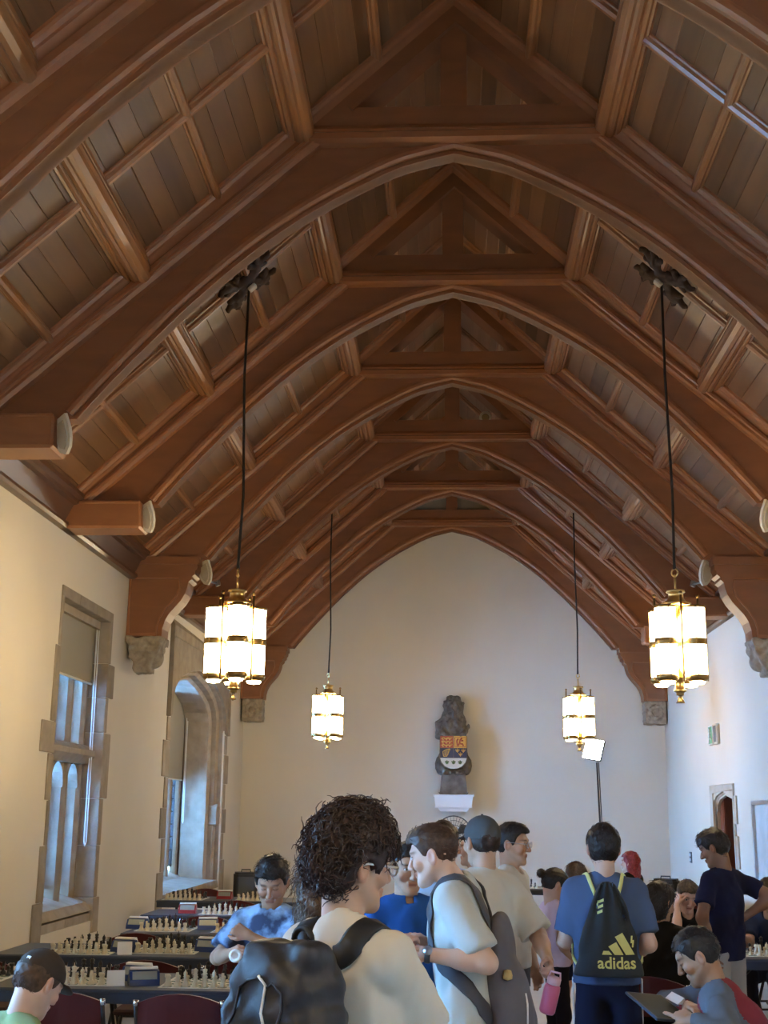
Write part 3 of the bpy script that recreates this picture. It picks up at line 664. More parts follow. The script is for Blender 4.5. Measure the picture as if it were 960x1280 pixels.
# ------------------------------------------------------------------ lion statue with a painted shield on its bracket
A3 = (1, .62, 1)
def lion():
    T = empty('lion_statue', (.02, 21.27, 2.0), 0, 'carved grey lion statue holding a painted heraldic shield on the end wall', 'statue')
    st = mat('statue_wood', (.075,.064,.05), .7, noise=(9, (.17,.15,.12), .35, .7), bump=(40, .3, .006))
    def f(P):
        d = smin(ell_(P, (-.02,0,1.02), (.19,.15,.36)), cap_(P, (0,.02,1.50), (-.02,.02,1.12), .15, .235, A3), .05)                       # shoulders and mane
        d = smin(d, ell_(P, (0,-.02,.62), (.24,.14,.42)), .06)
        d = smin(d, ell_(P, (.0,-.03,1.42), (.15,.15,.20)), .05)          # head
        d = smin(d, ell_(P, (.01,-.14,1.36), (.07,.07,.06)), .03)         # muzzle
        d = smin(d, cap_(P, (.01,-.14,1.45), (.01,-.19,1.38), .025, .03), .02)
        d = smin(d, cap_(P, (-.08,-.10,1.52), (.09,-.10,1.52), .035, .035), .03)
        for s in (-1, 1):
            d = smin(d, ell_(P, (s*.125,.02,1.53), (.035,.03,.035)), .02)      # ears
            d = smax(d, -ell_(P, (s*.055+.01,-.17,1.455), (.022,.03,.016)), .015)
            d = smin(d, cap_(P, (s*.20,-.02,1.08), (s*.15,-.17,.98), .075, .055), .04)   # forelegs on the shield
            d = smin(d, ell_(P, (s*.12,-.19,.97), (.06,.05,.045)), .03)
            d = smin(d, ell_(P, (s*.20,-.04,.48), (.11,.13,.17)), .04)     # haunches
            d = smin(d, ell_(P, (s*.10,-.15,.36), (.085,.10,.06)), .03)
            for q in range(3): d = smin(d, ell_(P, (s*.10+(q-1)*.05,-.23,.345), (.026,.03,.035)), .01)
        d = smin(d, cap_(P, (-.26,0,.95), (-.22,.02,1.15), .05, .09), .05)
        mane = .032*_n3(P*np.array([1,1,.5]), 42, 2.0)*np.clip((P[..., 2]-.9)*4, 0, 1)
        d = d+mane+.005*_n3(P, 60, .3)
        return np.maximum(d, P[..., 1]-.13)
    V, F = nets(f, (-.36,-.30,.22), (.36,.15,1.72), .0135); ob('lion_body', mesh_np('lion_body', V, F, st), T)
    b = MB(); b.prism([(-.23,0),(.23,0),(.20,.33),(-.20,.33)], -.20, .14); b.prism([(-.23,0),(.23,0),(.25,.03),(-.25,.03)], -.21, .14)
    b.build('plinth', st, T)
    # quartered shield
    sh = empty('shield', (0,-.225,.96)); sh.parent = T; sh.scale = (1.1,1,1.12); sh.rotation_euler = (math.radians(-4),0,0)
    tag(sh, 'painted shield quartered in red, gold and blue')
    g, rd, bl, wh, gr = mat('shield_gold', (.62,.36,.07), .5), mat('shield_red', (.36,.07,.025), .5), mat('shield_blue', (.022,.024,.05), .5), mat('shield_white', (.55,.52,.42), .6), mat('shield_green', (.10,.16,.05), .6)
    bot = [(.205,-.33),(.185,-.40),(.13,-.46),(.06,-.49),(0,-.495),(-.06,-.49),(-.13,-.46),(-.185,-.40),(-.205,-.33)]
    MB().prism([(-.21,0),(.21,0)]+[(x*1.03, z) for x, z in bot], 0, .05).build('shield_board', st, sh)
    def quarter(nm, poly, m): return MB().prism(poly, -.008, .002).build(nm, m, sh)
    quarter('red_quarter', [(-.20,-.01),(-.004,-.01),(-.004,-.185),(-.20,-.185)], rd); quarter('gold_quarter', [(.004,-.01),(.20,-.01),(.20,-.185),(.004,-.185)], g)
    quarter('harp_quarter', [(-.20,-.19),(-.004,-.19),(-.004,-.33),(-.20,-.33)], bl); quarter('lily_quarter', [(.004,-.19),(.20,-.19),(.20,-.33),(.004,-.33)], bl)
    quarter('white_base', [(.20,-.335)]+[(x*.97, z+.005) for x, z in bot[1:-1]]+[(-.20,-.335)], wh)
    def tb(nm, paths, m, r=.008):
        b = MB()
        for p in paths: b.tube([(x,-.012,z) for x, z in p], r, 5)
        b.build(nm, m, sh)
    tb('gold_lions', [[(-.18,z),(-.15,z+.018),(-.12,z),(-.08,z+.012),(-.05,z),(-.02,z+.02)] for z in (-.05,-.10,-.15)]+[[(x,z),(x-.01,z-.022)] for z in (-.05,-.10,-.15) for x in (-.15,-.10,-.05)], g, .009)
    tb('red_lion', [[(.06,-.16),(.09,-.12),(.10,-.07),(.13,-.04)],[(.10,-.08),(.15,-.08)],[(.09,-.12),(.14,-.13),(.15,-.16)],[(.06,-.15),(.05,-.08),(.07,-.05)]], rd, .012)
    tb('border', [[(.02,-.03),(.185,-.03),(.185,-.17),(.02,-.17),(.02,-.03)]], rd, .004)
    tb('harp', [[(-.15,-.31),(-.16,-.24),(-.12,-.215),(-.06,-.20),(-.05,-.21)],[(-.15,-.31),(-.10,-.31),(-.055,-.21)],[(-.13,-.30),(-.13,-.225)],[(-.11,-.305),(-.105,-.215)],[(-.085,-.29),(-.08,-.21)]], g, .006)
    for cx, cz in ((.06,-.225),(.15,-.225),(.105,-.28)):
        tb('lily', [[(cx,cz+.03),(cx,cz-.03)],[(cx-.03,cz),(cx-.025,cz+.018),(cx-.005,cz-.01)],[(cx+.03,cz),(cx+.025,cz+.018),(cx+.005,cz-.01)],[(cx-.02,cz-.01),(cx+.02,cz-.01)]], g, .006)
    for cx in (-.10,0,.10): tb('leaf', [[(cx,-.37),(cx,-.425)],[(cx-.03,-.385),(cx,-.40),(cx+.03,-.385)],[(cx-.022,-.41),(cx+.022,-.41)]], gr, .009)
    return T
lion()
t = tag(empty('statue_bracket', (.02, YE, 1.72)), 'white moulded wall bracket carrying the lion statue', 'bracket')
b = MB(); b.box(-.34,.34,-.36,0,.245,.275); b.prism([(-.32,.245),(.32,.245),(.30,.07),(-.30,.07)], -.33, 0); b.build('shelf', M_['white_paint'], t)
b = MB(); b.prism([(-.27,.07),(.27,.07),(.22,.0),(-.22,.0)], -.28, 0); b.box(-.31,.31,-.345,0,.06,.085); b.build('moulding', M_['white_paint'], t)

# ------------------------------------------------------------------ pedestal fan, loudspeakers, panel light
t = tag(empty('pedestal_fan', (.02, 20.75, 0)), 'grey pedestal fan in front of the end wall under the lion', 'fan')
zc = 1.36
b = MB()
for R_ in (.29, .22, .15, .08):
    for yy, k in ((-.07, 1.0), (.07, 1.0)):
        rr = R_; off = yy*(1-.5*(R_/.29)**2)
        b.tube([(rr*math.cos(a), off, zc+rr*math.sin(a)) for a in np.linspace(0, 2*math.pi, 33)], .004 if R_ < .28 else .009, 5)
for a in np.linspace(0, 2*math.pi, 33)[:-1]:
    for yy in (-1, 1): b.tube([(.05*math.cos(a), yy*.07, zc+.05*math.sin(a)), (.18*math.cos(a), yy*.055, zc+.18*math.sin(a)), (.29*math.cos(a), yy*.03, zc+.29*math.sin(a))], .003, 4)
b.build('cage', M_['dark_grey'], t)
b = MB()
for q in range(3):
    a0 = q*2*math.pi/3
    P = [(r*math.cos(a0+t_), .02*math.sin(3*t_), zc+r*math.sin(a0+t_)) for r, t_ in ((.05,0),(.25,.1),(.26,.6),(.2,.95),(.06,.7))]
    b.add(P+[(x, y+.006, z) for x, y, z in P], [(0,1,2,3,4),(9,8,7,6,5)]+[(i,5+i,5+(i+1)%5,(i+1)%5) for i in range(5)])
b.build('blade', M_['dark_grey'], t)
MB().lathe([(0,-.08),(.06,-.07),(.075,-.02),(.075,.16),(.05,.2),(0,.2)], 16, (0,0,zc), R=Matrix.Rotation(-math.pi/2, 3, 'X')).build('motor', M_['black'], t)
MB().tube([(0,.12,zc-.05),(0,.12,.04)], .02, 10).build('pole', M_['grey_metal'], t)
MB().lathe([(.24,0),(.24,.02),(.06,.05),(0,.06)], 20, (0,.12,0)).build('base', M_['black'], t)
def speaker(x, y, rz, lab):
    T = tag(empty('loudspeaker', (x, y, 0), rz), lab, 'loudspeaker', 'black loudspeakers')
    P = [(-.19,.17),(-.15,.19),(.15,.19),(.19,.17),(.19,-.1),(.13,-.19),(-.13,-.19),(-.19,-.1)]
    b = MB(); b.prism(P, .0, .72, ax='z'); b.prism([(p[0]*.9, p[1]*.9) for p in P], .72, .75, ax='z'); b.build('cabinet', M_['black'], T)
    MB().prism([(-.15,-.185),(.15,-.185),(.12,-.215),(-.12,-.215)], .06, .68, ax='z').build('grille', M_['dark_grey'], T)
    MB().tube([(-.07,0,.75),(-.07,0,.785),(.07,0,.785),(.07,0,.75)], .012, 6).build('handle', M_['dark_grey'], T)
speaker(-3.28, 20.3, .2, 'black loudspeaker standing in the corner by the arched window'); speaker(3.52-.25, 20.0, -.3, 'black loudspeaker standing in the corner by the doorway wall')
t = tag(empty('panel_light', (2.32, 20.6, 0)), 'bright white square panel light on a thin black stand', 'photo light')
for x in (-.03,.03):
    pass
b = MB(); b.tube([(.06,0,.9),(.02,0,2.52)], .014, 8); b.tube([(.09,0,.9),(.05,0,2.52)], .009, 6); b.tube([(.075,0,0.35),(.075,0,.95)], .02, 8); b.build('pole', M_['iron'], t)
for q in range(3):
    a = q*2.094+.4; MB().tube([(.075,0,.62),(.075+.42*math.cos(a),.42*math.sin(a),.012)], .011, 6).build('leg', M_['iron'], t)
pr = Matrix.Rotation(math.radians(-28), 3, 'Z') @ Matrix.Rotation(math.radians(-14), 3, 'X') @ Matrix.Rotation(math.radians(10), 3, 'Y')
hb = MB(); hb.cbox((-.02,0,2.72), (.32,.05,.34), R=pr, bev=.01); hb.build('lamp_head', M_['black'], t)
c = pr @ Vector((0,-.03,0))
MB().cbox((-.02+c.x,c.y,2.72+c.z), (.30,.012,.32), R=pr).build('diffuser', mat('panel_glow', (.86,.93,1.0), .5, emit=26), t)
# ------------------------------------------------------------------ folding tables, chairs, chess
M_['table_top'] = mat('table_top', (.038,.052,.080), .45, noise=(4, (.048,.064,.095), .3, .7))
M_['table_edge'] = mat('table_edge', (.022,.032,.055), .5)
M_['frame'] = mat('frame', (.02,.02,.022), .4, metal=.3)
M_['mahogany'] = mat('mahogany', (.070,.008,.007), .38, spec=.35)
M_['seat_dark'] = mat('seat_dark', (.04,.008,.008), .5)
M_['chrome'] = mat('chrome', (.6,.6,.62), .2, metal=1.0)
M_['ivory'] = mat('ivory', (.66,.60,.44), .4)
M_['ebony'] = mat('ebony', (.018,.016,.015), .35)
M_['board_light'] = mat('board_light', (.66,.65,.58), .6); M_['board_green'] = mat('board_green', (.10,.16,.12), .6)
M_['paper'] = mat('paper', (.78,.78,.76), .8)
M_['clock_blue'] = mat('clock_blue', (.012,.04,.17), .35); M_['clock_red'] = mat('clock_red', (.26,.015,.018), .35); M_['lcd'] = mat('lcd', (.30,.32,.28), .3)
TZ = .72
def table(x0, x1, y, lab):
    T = tag(empty('folding_table', ((x0+x1)/2, y+.38, 0)), lab, 'table', 'long folding tables set with chess')
    h = (x1-x0)/2
    MB().cbox((0,0,TZ-.012), (2*h,.76,.024), bev=.008).build('table_top', M_['table_top'], T)
    b = MB()
    for s in (-1, 1): b.box(-h+.01, h-.01, s*.372-.006, s*.372+.006, TZ-.075, TZ-.02); b.box(s*(h-.012)-.006, s*(h-.012)+.006, -.37, .37, TZ-.075, TZ-.02)
    b.build('apron', M_['table_edge'], T)
    for s in (-1, 1):
        for q in (-1, 1):
            MB().tube([(s*(h-.22), q*.30, TZ-.04), (s*(h-.20), q*.31, 0)], .016, 8).build('leg', M_['frame'], T)
        MB().tube([(s*(h-.205), -.3, .16), (s*(h-.205), .3, .16)], .012, 6).build('stretcher', M_['frame'], T)
        MB().tube([(s*(h-.21), 0, .30), (s*(h-.62), 0, TZ-.04)], .010, 6).build('brace', M_['frame'], T)
    return T
def chair_proto():
    T = empty('folding_chair', (0,0,0), 0, 'x', 'chair', 'dark red folding chairs')
    # faces +y (sitter looks along +y); back at y = -.2
    b = MB(); n = 9; V = []
    for i in range(n):
        u = -1+2*i/(n-1); y = -.245+.045*(u*u); zt = .775-.05*u*u
        for z, o in ((.55+.0*u, 0), (zt, -.02)): V += [(u*.215, y+o, z), (u*.215, y+o+.022, z)]
    f = []
    for i in range(n-1):
        a = 4*i; c = a+4; f += [(a,c,c+2,a+2),(a+1,a+3,c+3,c+1),(a+2,c+2,c+3,a+3),(a,a+1,c+1,c)]
    f += [(0,2,3,1),(4*n-4,4*n-3,4*n-1,4*n-2)]
    b.add(V, f, 0, False); b.build('backrest', M_['mahogany'], T)
    MB().cbox((0,.02,.45), (.40,.40,.035), bev=.014).build('seat', M_['seat_dark'], T)
    for s in (-1, 1):
        MB().tube([(s*.225,-.225,.72),(s*.222,-.17,.58),(s*.22,.02,.30),(s*.22,.24,0)], .012, 8).build('front_leg', M_['frame'], T)
        MB().tube([(s*.19,.10,.44),(s*.19,-.04,.28),(s*.19,-.26,0)], .012, 8).build('rear_leg', M_['frame'], T)
        MB().lathe([(.016,0),(.016,.03),(0,.032)], 8, (s*.225,-.225,.71)).build('end_cap', M_['chrome'], T)
    MB().tube([(-.22,.165,.11),(.22,.165,.11)], .010, 6).build('front_stretcher', M_['frame'], T); MB().tube([(-.19,-.19,.09),(.19,-.19,.09)], .010, 6).build('rear_stretcher', M_['frame'], T)
    return T
CH = chair_proto(); CHU = [False]
def chair(x, y, rz, lab, z=0):
    if not CHU[0]: o = CH; o.location = (x, y, z); o.rotation_euler = (0,0,rz); CHU[0] = True
    else: o = clone(CH, (x, y, z), rz)
    o['label'] = lab; return o
# chess men, built once each
def piece(kind):
    b = MB(); base = [(.0,0),(.0185,0),(.0185,.006),(.015,.010),(.0165,.013)]
    if kind == 'pawn': b.lathe([(0,0),(.015,0),(.015,.005),(.012,.009),(.0075,.018),(.006,.028),(.011,.031),(.006,.034),(.0095,.040),(.0095,.046),(.006,.051),(0,.052)], 9)
    elif kind == 'rook': b.lathe(base+[(.011,.022),(.0095,.042),(.0145,.047),(.0145,.060),(.010,.060),(.009,.054),(0,.054)], 9)
    elif kind == 'bishop': b.lathe(base+[(.010,.024),(.007,.046),(.0135,.050),(.008,.054),(.0115,.062),(.009,.072),(.003,.079),(.004,.083),(0,.085)], 9)
    elif kind == 'queen': b.lathe(base+[(.0105,.026),(.0075,.056),(.0145,.061),(.0085,.065),(.0125,.082),(.0145,.084),(.006,.086),(.004,.092),(0,.093)], 9)
    elif kind == 'king':
        b.lathe(base+[(.0110,.026),(.008,.060),(.015,.065),(.009,.069),(.0135,.086),(.006,.091),(0,.093)], 9); b.box(-.002,.002,-.002,.002,.09,.107); b.box(-.007,.007,-.002,.002,.097,.101)
    else:
        b.lathe(base+[(.013,.018),(.011,.022),(0,.022)], 9)
        b.prism([(-.012,.02),(.011,.02),(.012,.035),(.009,.048),(.017,.046),(.018,.052),(.008,.064),(.002,.070),(-.006,.064),(-.013,.052),(-.014,.035)], -.007, .007)
    return b
PC = {(k, c): piece(k).mesh(k, M_['ivory' if c == 'white' else 'ebony']) for k in ('pawn','rook','knight','bishop','queen','king') for c in ('white','black')}
SQ = .0525
BR = []
def board_mesh():
    b = MB(); s = SQ*8/2+.02; b.box(-s, s, -s, s, 0, .003)
    for i in range(8):
        for j in range(8):
            if (i+j) % 2 == 0: x, y = (i-4)*SQ, (j-4)*SQ; b.add([(x,y,.0034),(x+SQ,y,.0034),(x+SQ,y+SQ,.0034),(x,y+SQ,.0034)], [(0,1,2,3)], 1)
    return b.mesh('chess_board', [M_['board_light'], M_['board_green']])
BM = board_mesh()
def board(x, y, which, where, rz=0.0, moves=0, seed=0, drop=0.0):
    w = (which+' board, ' if which != 'only' else '')+where
    o = tag(ob('chess_board', BM, None, (x, y, TZ), (0,0,rz)), 'green and white chessboard, '+w.replace('board, ', 'one on the '), 'chess board', 'chessboards on the tables')
    if which == 'only': o['label'] = 'green and white chessboard lying on the '+where
    rn = random.Random(seed); row = ['rook','knight','bishop','queen','king','bishop','knight','rook']; men = []
    def side(i): return '' if i in (3, 4) else ('window-side ' if i < 4 else 'aisle-side ')
    for i in range(8):
        for j, c in ((0,'white'),(7,'black')):
            nm = 'ivory' if c == 'white' else 'black'
            men.append([i, j, row[i], c, '%s%s %s, %s' % (side(i), nm, row[i], w)])
            men.append([i, 1 if j == 0 else 6, 'pawn', c, '%s pawn before %s%s, %s' % (nm, side(i), row[i], w)])
    men = [m for m in men if rn.random() >= drop]; occ = {(m[0], m[1]) for m in men}
    for q in range(moves):
        m = rn.choice(men); t = (m[0] if m[2] == 'pawn' else rn.randrange(8), min(5, m[1]+2) if m[3] == 'white' else max(2, m[1]-2))
        if t not in occ: occ.discard((m[0], m[1])); m[0], m[1] = t; occ.add(t)
    ca, sa = math.cos(rz), math.sin(rz)
    for i, j, k, c, lab in men:
        if moves: lab = '%s %s on %s file from the aisle, %s' % ('ivory' if c == 'white' else 'black', k, ('first','second','third','fourth','fifth','sixth','seventh','eighth')[i], where)
        u, v = (i-3.5)*SQ+rn.uniform(-.004,.004), (j-3.5)*SQ+rn.uniform(-.004,.004)
        p = ob('chess_'+k, PC[k, c], None, (x+ca*u-sa*v, y+sa*u+ca*v, TZ+.0036), (0,0,rn.uniform(0,.4)+(math.pi/2 if c == 'white' else -math.pi/2)))
        p.scale = (1.12,1.12,1.08); tag(p, lab, 'chess piece', 'chess pieces on the boards')
def clock_proto(m, nm):
    T = empty('chess_clock', (0,0,0), 0, 'x', 'chess clock', 'chess clocks on the tables')
    MB().prism([(-.06,0),(.06,0),(.055,.03),(.03,.075),(-.01,.082),(-.055,.03)], -.085, .085, ax='x').build('case', m, T)
    b = MB(); b.prism([(.052,.032),(.054,.036),(.032,.076),(.029,.074)], -.07, .07, ax='x'); b.build('display', M_['lcd'], T)
    b = MB(); b.prism([(-.045,.045),(-.008,.086),(.012,.084),(.012,.094),(-.02,.098),(-.052,.055)], -.078, .078, ax='x'); b.build('rocker', M_['paper'], T)
    return T
CK = {'blue': clock_proto(M_['clock_blue'], 'b'), 'red': clock_proto(M_['clock_red'], 'r')}; CKU = {'blue': False, 'red': False}
def clock(c, x, y, rz, lab):
    if not CKU[c]: o = CK[c]; o.location = (x, y, TZ); o.rotation_euler = (0,0,rz); CKU[c] = True
    else: o = clone(CK[c], (x, y, TZ), rz)
    o['label'] = lab
def card(x, y, rz, lab):
    b = MB(); b.prism([(-.035,0),(-.033,0),(0,.078),(.033,0),(.035,0),(0,.082)], -.05, .05, ax='x')
    tag(b.build('name_card', M_['paper'], None, (x, y, TZ), (0,0,rz)), lab, 'card', 'folded cards on the tables')
R1_, R2_, R3_, R4_, R5_ = 'first table behind capped boy', 'second table behind capped boy', 'third table behind capped boy', 'fourth table behind capped boy', 'table beside arched window'
table(-3.45, -1.18, 7.25, 'slate blue folding table just behind the boy in the cap'); table(-3.2, -1.15, 8.85, 'slate blue folding table, second behind the boy in the cap')
table(-2.72, -.89, 10.45, 'slate blue folding table, third behind the boy in the cap'); table(-3.0, -1.17, 12.25, 'slate blue folding table, fourth behind the boy in the cap'); table(-3.3, -1.47, 14.2, 'slate blue folding table beside the arched window recess')
board(-1.46, 7.58, 'aisle-end', R1_, seed=1); board(-2.22, 7.60, 'middle', R1_, seed=2); board(-2.87, 7.60, 'window-end', R1_, seed=3)
board(-2.62, 9.12, 'window-end', R2_, seed=4); board(-2.05, 9.25, 'middle', R2_, seed=5)
board(-2.42, 10.85, 'window-end', R3_, seed=6); board(-1.78, 10.85, 'aisle-end', R3_, seed=7)
board(-2.24, 12.62, 'only', R4_, seed=8); board(-3.03, 14.52, 'window-end', R5_, seed=9); board(-2.22, 14.55, 'aisle-end', R5_, seed=10)
clock('blue', -1.88, 7.66, 2.9, 'blue chess clock behind a folded card, '+R1_); clock('blue', -1.80, 7.47, 3.5, 'blue chess clock close to the aisle-end board, '+R1_)
card(-1.95, 7.42, .3, 'white folded card lying between two blue clocks')
clock('blue', -2.335, 9.12, 2.9, 'blue chess clock by the window-end board, '+R2_); clock('blue', -1.76, 9.24, 2.9, 'blue chess clock beside the middle board, '+R2_); clock('blue', -1.54, 9.32, 3.3, 'blue chess clock near the aisle end, '+R2_)
card(-2.30, 8.97, .3, 'white folded card by the window-end clock, '+R2_)
clock('blue', -2.68, 10.88, 3.0, 'blue chess clock at the window end, '+R3_); clock('blue', -2.09, 10.92, 3.3, 'blue chess clock between two boards, '+R3_)
clock('red', -2.60, 12.55, 3.2, 'red chess clock, '+R4_); clock('red', -2.60, 14.6, 3.1, 'red chess clock, '+R5_)
i = 0
for (x, y, rz, lab) in ((-1.45, 6.98, .05, 'dark red folding chair tucked in at the aisle end of the front chess table'), (-2.06, 7.0, -.04, 'dark red folding chair tucked in at the middle of the front chess table'),
    (-1.98, 8.42, .05, 'dark red folding chair tucked in at the middle of the second chess table'), (-3.05, 8.40, 0, 'dark red folding chair tucked in at the window end of the second chess table'), (-1.38, 8.45, -.03, 'dark red folding chair tucked in at the aisle end of the second chess table'),
    (-2.45, 10.15, 0, 'dark red folding chair tucked in at the window end of the third chess table'), (-1.75, 10.15, .04, 'dark red folding chair tucked in at the aisle end of the third chess table'),
    (-2.25, 11.85, .03, 'dark red folding chair at the fourth chess table'),
    (-2.3, 13.85, 0, 'dark red folding chair at the aisle end of the table by the arched window'), (-3.0, 15.3, math.pi, 'dark red folding chair behind the table by the arched window')):
    chair(x, y, rz, lab)
# right-hand side
RR = {1: 'table in front of navy-shirted teenager', 2: 'table behind navy-shirted teenager', 3: 'table near the doorway-side loudspeaker', 4: 'last table below the panel light'}
table(1.62, 3.45, 9.35, 'slate blue folding table in front of the teenager in the navy shirt'); table(1.45, 3.28, 11.95, 'slate blue folding table behind the teenager in the navy shirt')
table(1.6, 3.43, 15.6, 'slate blue folding table near the loudspeaker by the doorway wall'); table(.45, 2.28, 17.3, 'slate blue folding table farthest back below the panel light')
board(2.32, 9.72, 'only', RR[1], moves=4, seed=11, drop=.25); board(2.05, 12.3, 'only', RR[2], moves=4, seed=12, drop=.5); board(2.55, 15.95, 'only', RR[3], moves=2, seed=13, drop=.4); board(1.05, 17.65, 'only', RR[4], moves=1, seed=14, drop=.4)
clock('red', 2.46, 12.45, 3.0, 'red chess clock, '+RR[2]); clock('red', 2.90, 16.05, 3.2, 'red chess clock, '+RR[3])
for (x, y, rz, lab) in ((1.245, 8.02, -.45, 'dark red folding chair holding the man in the black shirt'), (2.35, 9.02, .05, 'dark red folding chair empty at the table with the game under way'), (1.90, 11.6, 0, 'dark red folding chair at the table behind the teenager'),
    (2.75, 11.65, .05, 'dark red folding chair at the doorway end of the table behind the teenager'), (1.86, 10.62, math.pi-.1, 'dark red folding chair holding the boy who rests his head on his hand'), (2.62, 10.62, math.pi+.05, 'dark red folding chair holding the player bent over the board'),
    (2.1, 15.2, 0, 'dark red folding chair at the far table near the loudspeaker'), (2.9, 15.25, 0, 'dark red folding chair at the doorway end of the far table')):
    chair(x, y, rz, lab)
for (x, y, rz, lab) in ((2.0, 9.62, .2, 'white score sheet beside the only board, table in front of navy-shirted teenager'), (1.72, 12.2, -.3, 'white score sheet on the table behind navy-shirted teenager')):
    tag(MB().box(-.105,.105,-.15,.15,0,.0015).build('score_sheet', M_['paper'], None, (x, y, TZ), (0,0,rz)), lab, 'paper')
# ------------------------------------------------------------------ people
M_['skin'] = mat('skin', (.6,.4,.3), .55, spec=.35, attr='Col')
def A(*p): return np.array(p, np.float32)
def Rz(a):
    c, s = math.cos(a), math.sin(a); return np.array([[c,-s,0],[s,c,0],[0,0,1]], np.float32)
def Rx(a):
    c, s = math.cos(a), math.sin(a); return np.array([[1,0,0],[0,c,-s],[0,s,c]], np.float32)
def Ry(a):
    c, s = math.cos(a), math.sin(a); return np.array([[c,0,s],[0,1,0],[-s,0,c]], np.float32)
def unit(v): return v/max(np.linalg.norm(v), 1e-9)
ZL = ([-.13,-.06,-.025,.012,.030,.046,.062,.13], [-.088,-.080,-.035,-.012,.012,.050,.070,.072])
def skull(P, t=0.0): return ell_(P, (0,-.012,.032), (.0765+t,.098+t,.088+t))
def head_sdf(P, down=False):
    d = skull(P)
    d = smin(d, cap_(P, (0,.020,-.025), (0,.052,-.080), .060, .034), .030)
    for s in (-1, 1):
        d = smin(d, cap_(P, (s*.050,-.005,-.03), (s*.026,.050,-.078), .026, .020), .025)     # jaw
        d = smin(d, ell_(P, (s*.040,.062,-.018), (.026,.022,.024)), .018)                    # cheek
    d = smin(d, cap_(P, (-.034,.076,.034), (.034,.076,.034), .014, .014), .016)              # brow
    for s in (-1, 1): d = smax(d, -ell_(P, (s*.032,.104,.014), (.021,.020,.013)), .012)      # sockets
    d = smin(d, cap_(P, (0,.086,.018), (0,.106,-.022), .0085, .0125), .010)                  # nose
    for s in (-1, 1): d = smin(d, ell_(P, (s*.0115,.096,-.026), (.0085,.010,.008)), .006)
    d = smin(d, cap_(P, (-.019,.083,-.0505), (.019,.083,-.0505), .0075, .0075), .006)        # lips
    d = smin(d, cap_(P, (-.016,.082,-.0625), (.016,.082,-.0625), .0075, .0075), .006)
    d = smin(d, ell_(P, (0,.072,-.095), (.022,.018,.018)), .014)                             # chin
    for s in (-1, 1):
        d = smin(d, ell_(P, (s*.032,.077,.014), (.0145,.013,.0115)), .003)                   # eyes
        e = ell_(P, (s*.081,-.012,.002), (.011,.021,.033), R=Rz(s*.35)); e = smax(e, -ell_(P, (s*.092,-.006,.003), (.010,.012,.021)), .006); d = smin(d, e, .008)
    return d
def hand_prims(W, fwd, back, s, side, pose):
    # W wrist, fwd along the hand, back = direction of the back of the hand; side +1 thumb on +x of the hand frame
    y = unit(fwd); z = unit(back-y*float(back @ y)); x = np.cross(y, z)*side
    pr = []; curl = {'relaxed': (.35,.5,.4), 'fist': (1.3,1.5,1.1), 'grip': (.8,1.0,.7), 'flat': (.08,.12,.1), 'point': (1.2,1.4,1.0)}[pose]
    def T(p): return W+s*(x*p[0]+y*p[1]+z*p[2])
    fx = [.030,.010,-.010,-.029]; ky = [.088,.092,.086,.076]; ln = [.074,.082,.076,.060]
    for i in range(4):
        k = np.array([fx[i], ky[i], 0.0]); pr.append((T((fx[i]*.55, .005, 0)), T(k), .0165*s, .0120*s))
        a = 0.0; p = k; c = (0.05,.1,.1) if (pose == 'point' and i == 0) else curl
        for q, (f, r0, r1) in enumerate(((.45,.0100,.0092),(.31,.0092,.0084),(.24,.0084,.0072))):
            a += c[q]*(1+.12*i); n = p+ln[i]*f*np.array([fx[i]*.8, math.cos(a), -math.sin(a)]); pr.append((T(p), T(n), r0*s, r1*s)); p = n
    t0, t1, t2, t3 = (.022,.018,-.006), (.048,.050,-.014), (.056,.078,-.024 if pose == 'flat' else -.034), (.050,.100,-.036 if pose == 'flat' else -.052)
    pr += [(T(t0), T(t1), .017*s, .0125*s), (T(t1), T(t2), .0120*s, .0100*s), (T(t2), T(t3), .0100*s, .0080*s)]
    return pr
def ik(S, W, hint, l1, l2):
    d = W-S; L = float(np.linalg.norm(d)); m = (l1+l2)*.995
    if L > m: W = S+d/L*m; L = m
    d = unit(W-S); a = (l1*l1-l2*l2+L*L)/(2*L); h = math.sqrt(max(l1*l1-a*a, 1e-6)); hv = hint-S; hv = unit(hv-d*float(hv @ d))
    return S+d*a+hv*h, W
HAIRS = {}
def hmat(c, r=.5):
    k = tuple(c)
    if k not in HAIRS: HAIRS[k] = mat('hair', c, r, spec=.4, noise=(60, tuple(min(1, v*1.9+.004) for v in c), .4, .75))
    return HAIRS[k]
CLOTH = {}
def cloth(c, rough=.9, noise=None):
    k = (tuple(c), noise)
    if k not in CLOTH: CLOTH[k] = mat('cloth', c, rough, spec=.2, bump=(220, .15, .002), noise=noise)
    return CLOTH[k]
def strands(b, V, N, n, ln, flow, wave, r, rs, seg=4):
    idx = rs.randint(0, len(V), n)
    for i in idx:
        g = A(*flow[1]); nn = N[i]; d = g+rs.normal(0, flow[4] if len(flow) > 4 else .45, 3).astype(np.float32); d = unit(d-nn*float(d @ nn)); p = V[i]-nn*.002; L = ln*(.6+.8*rs.rand()); pts = []; ph = rs.rand()*6; w = np.cross(d, nn)
        for q in range(seg+1):
            t = q/seg; pts.append(p+d*L*t+nn*(flow[0]*L*t-flow[2]*L*t*t)+w*wave*math.sin(ph+t*flow[3])+nn*(.5*wave*math.cos(ph+t*flow[3])))
        b.tube(pts, [r*(1-.75*q/seg) for q in range(seg+1)], 3, cap=False)
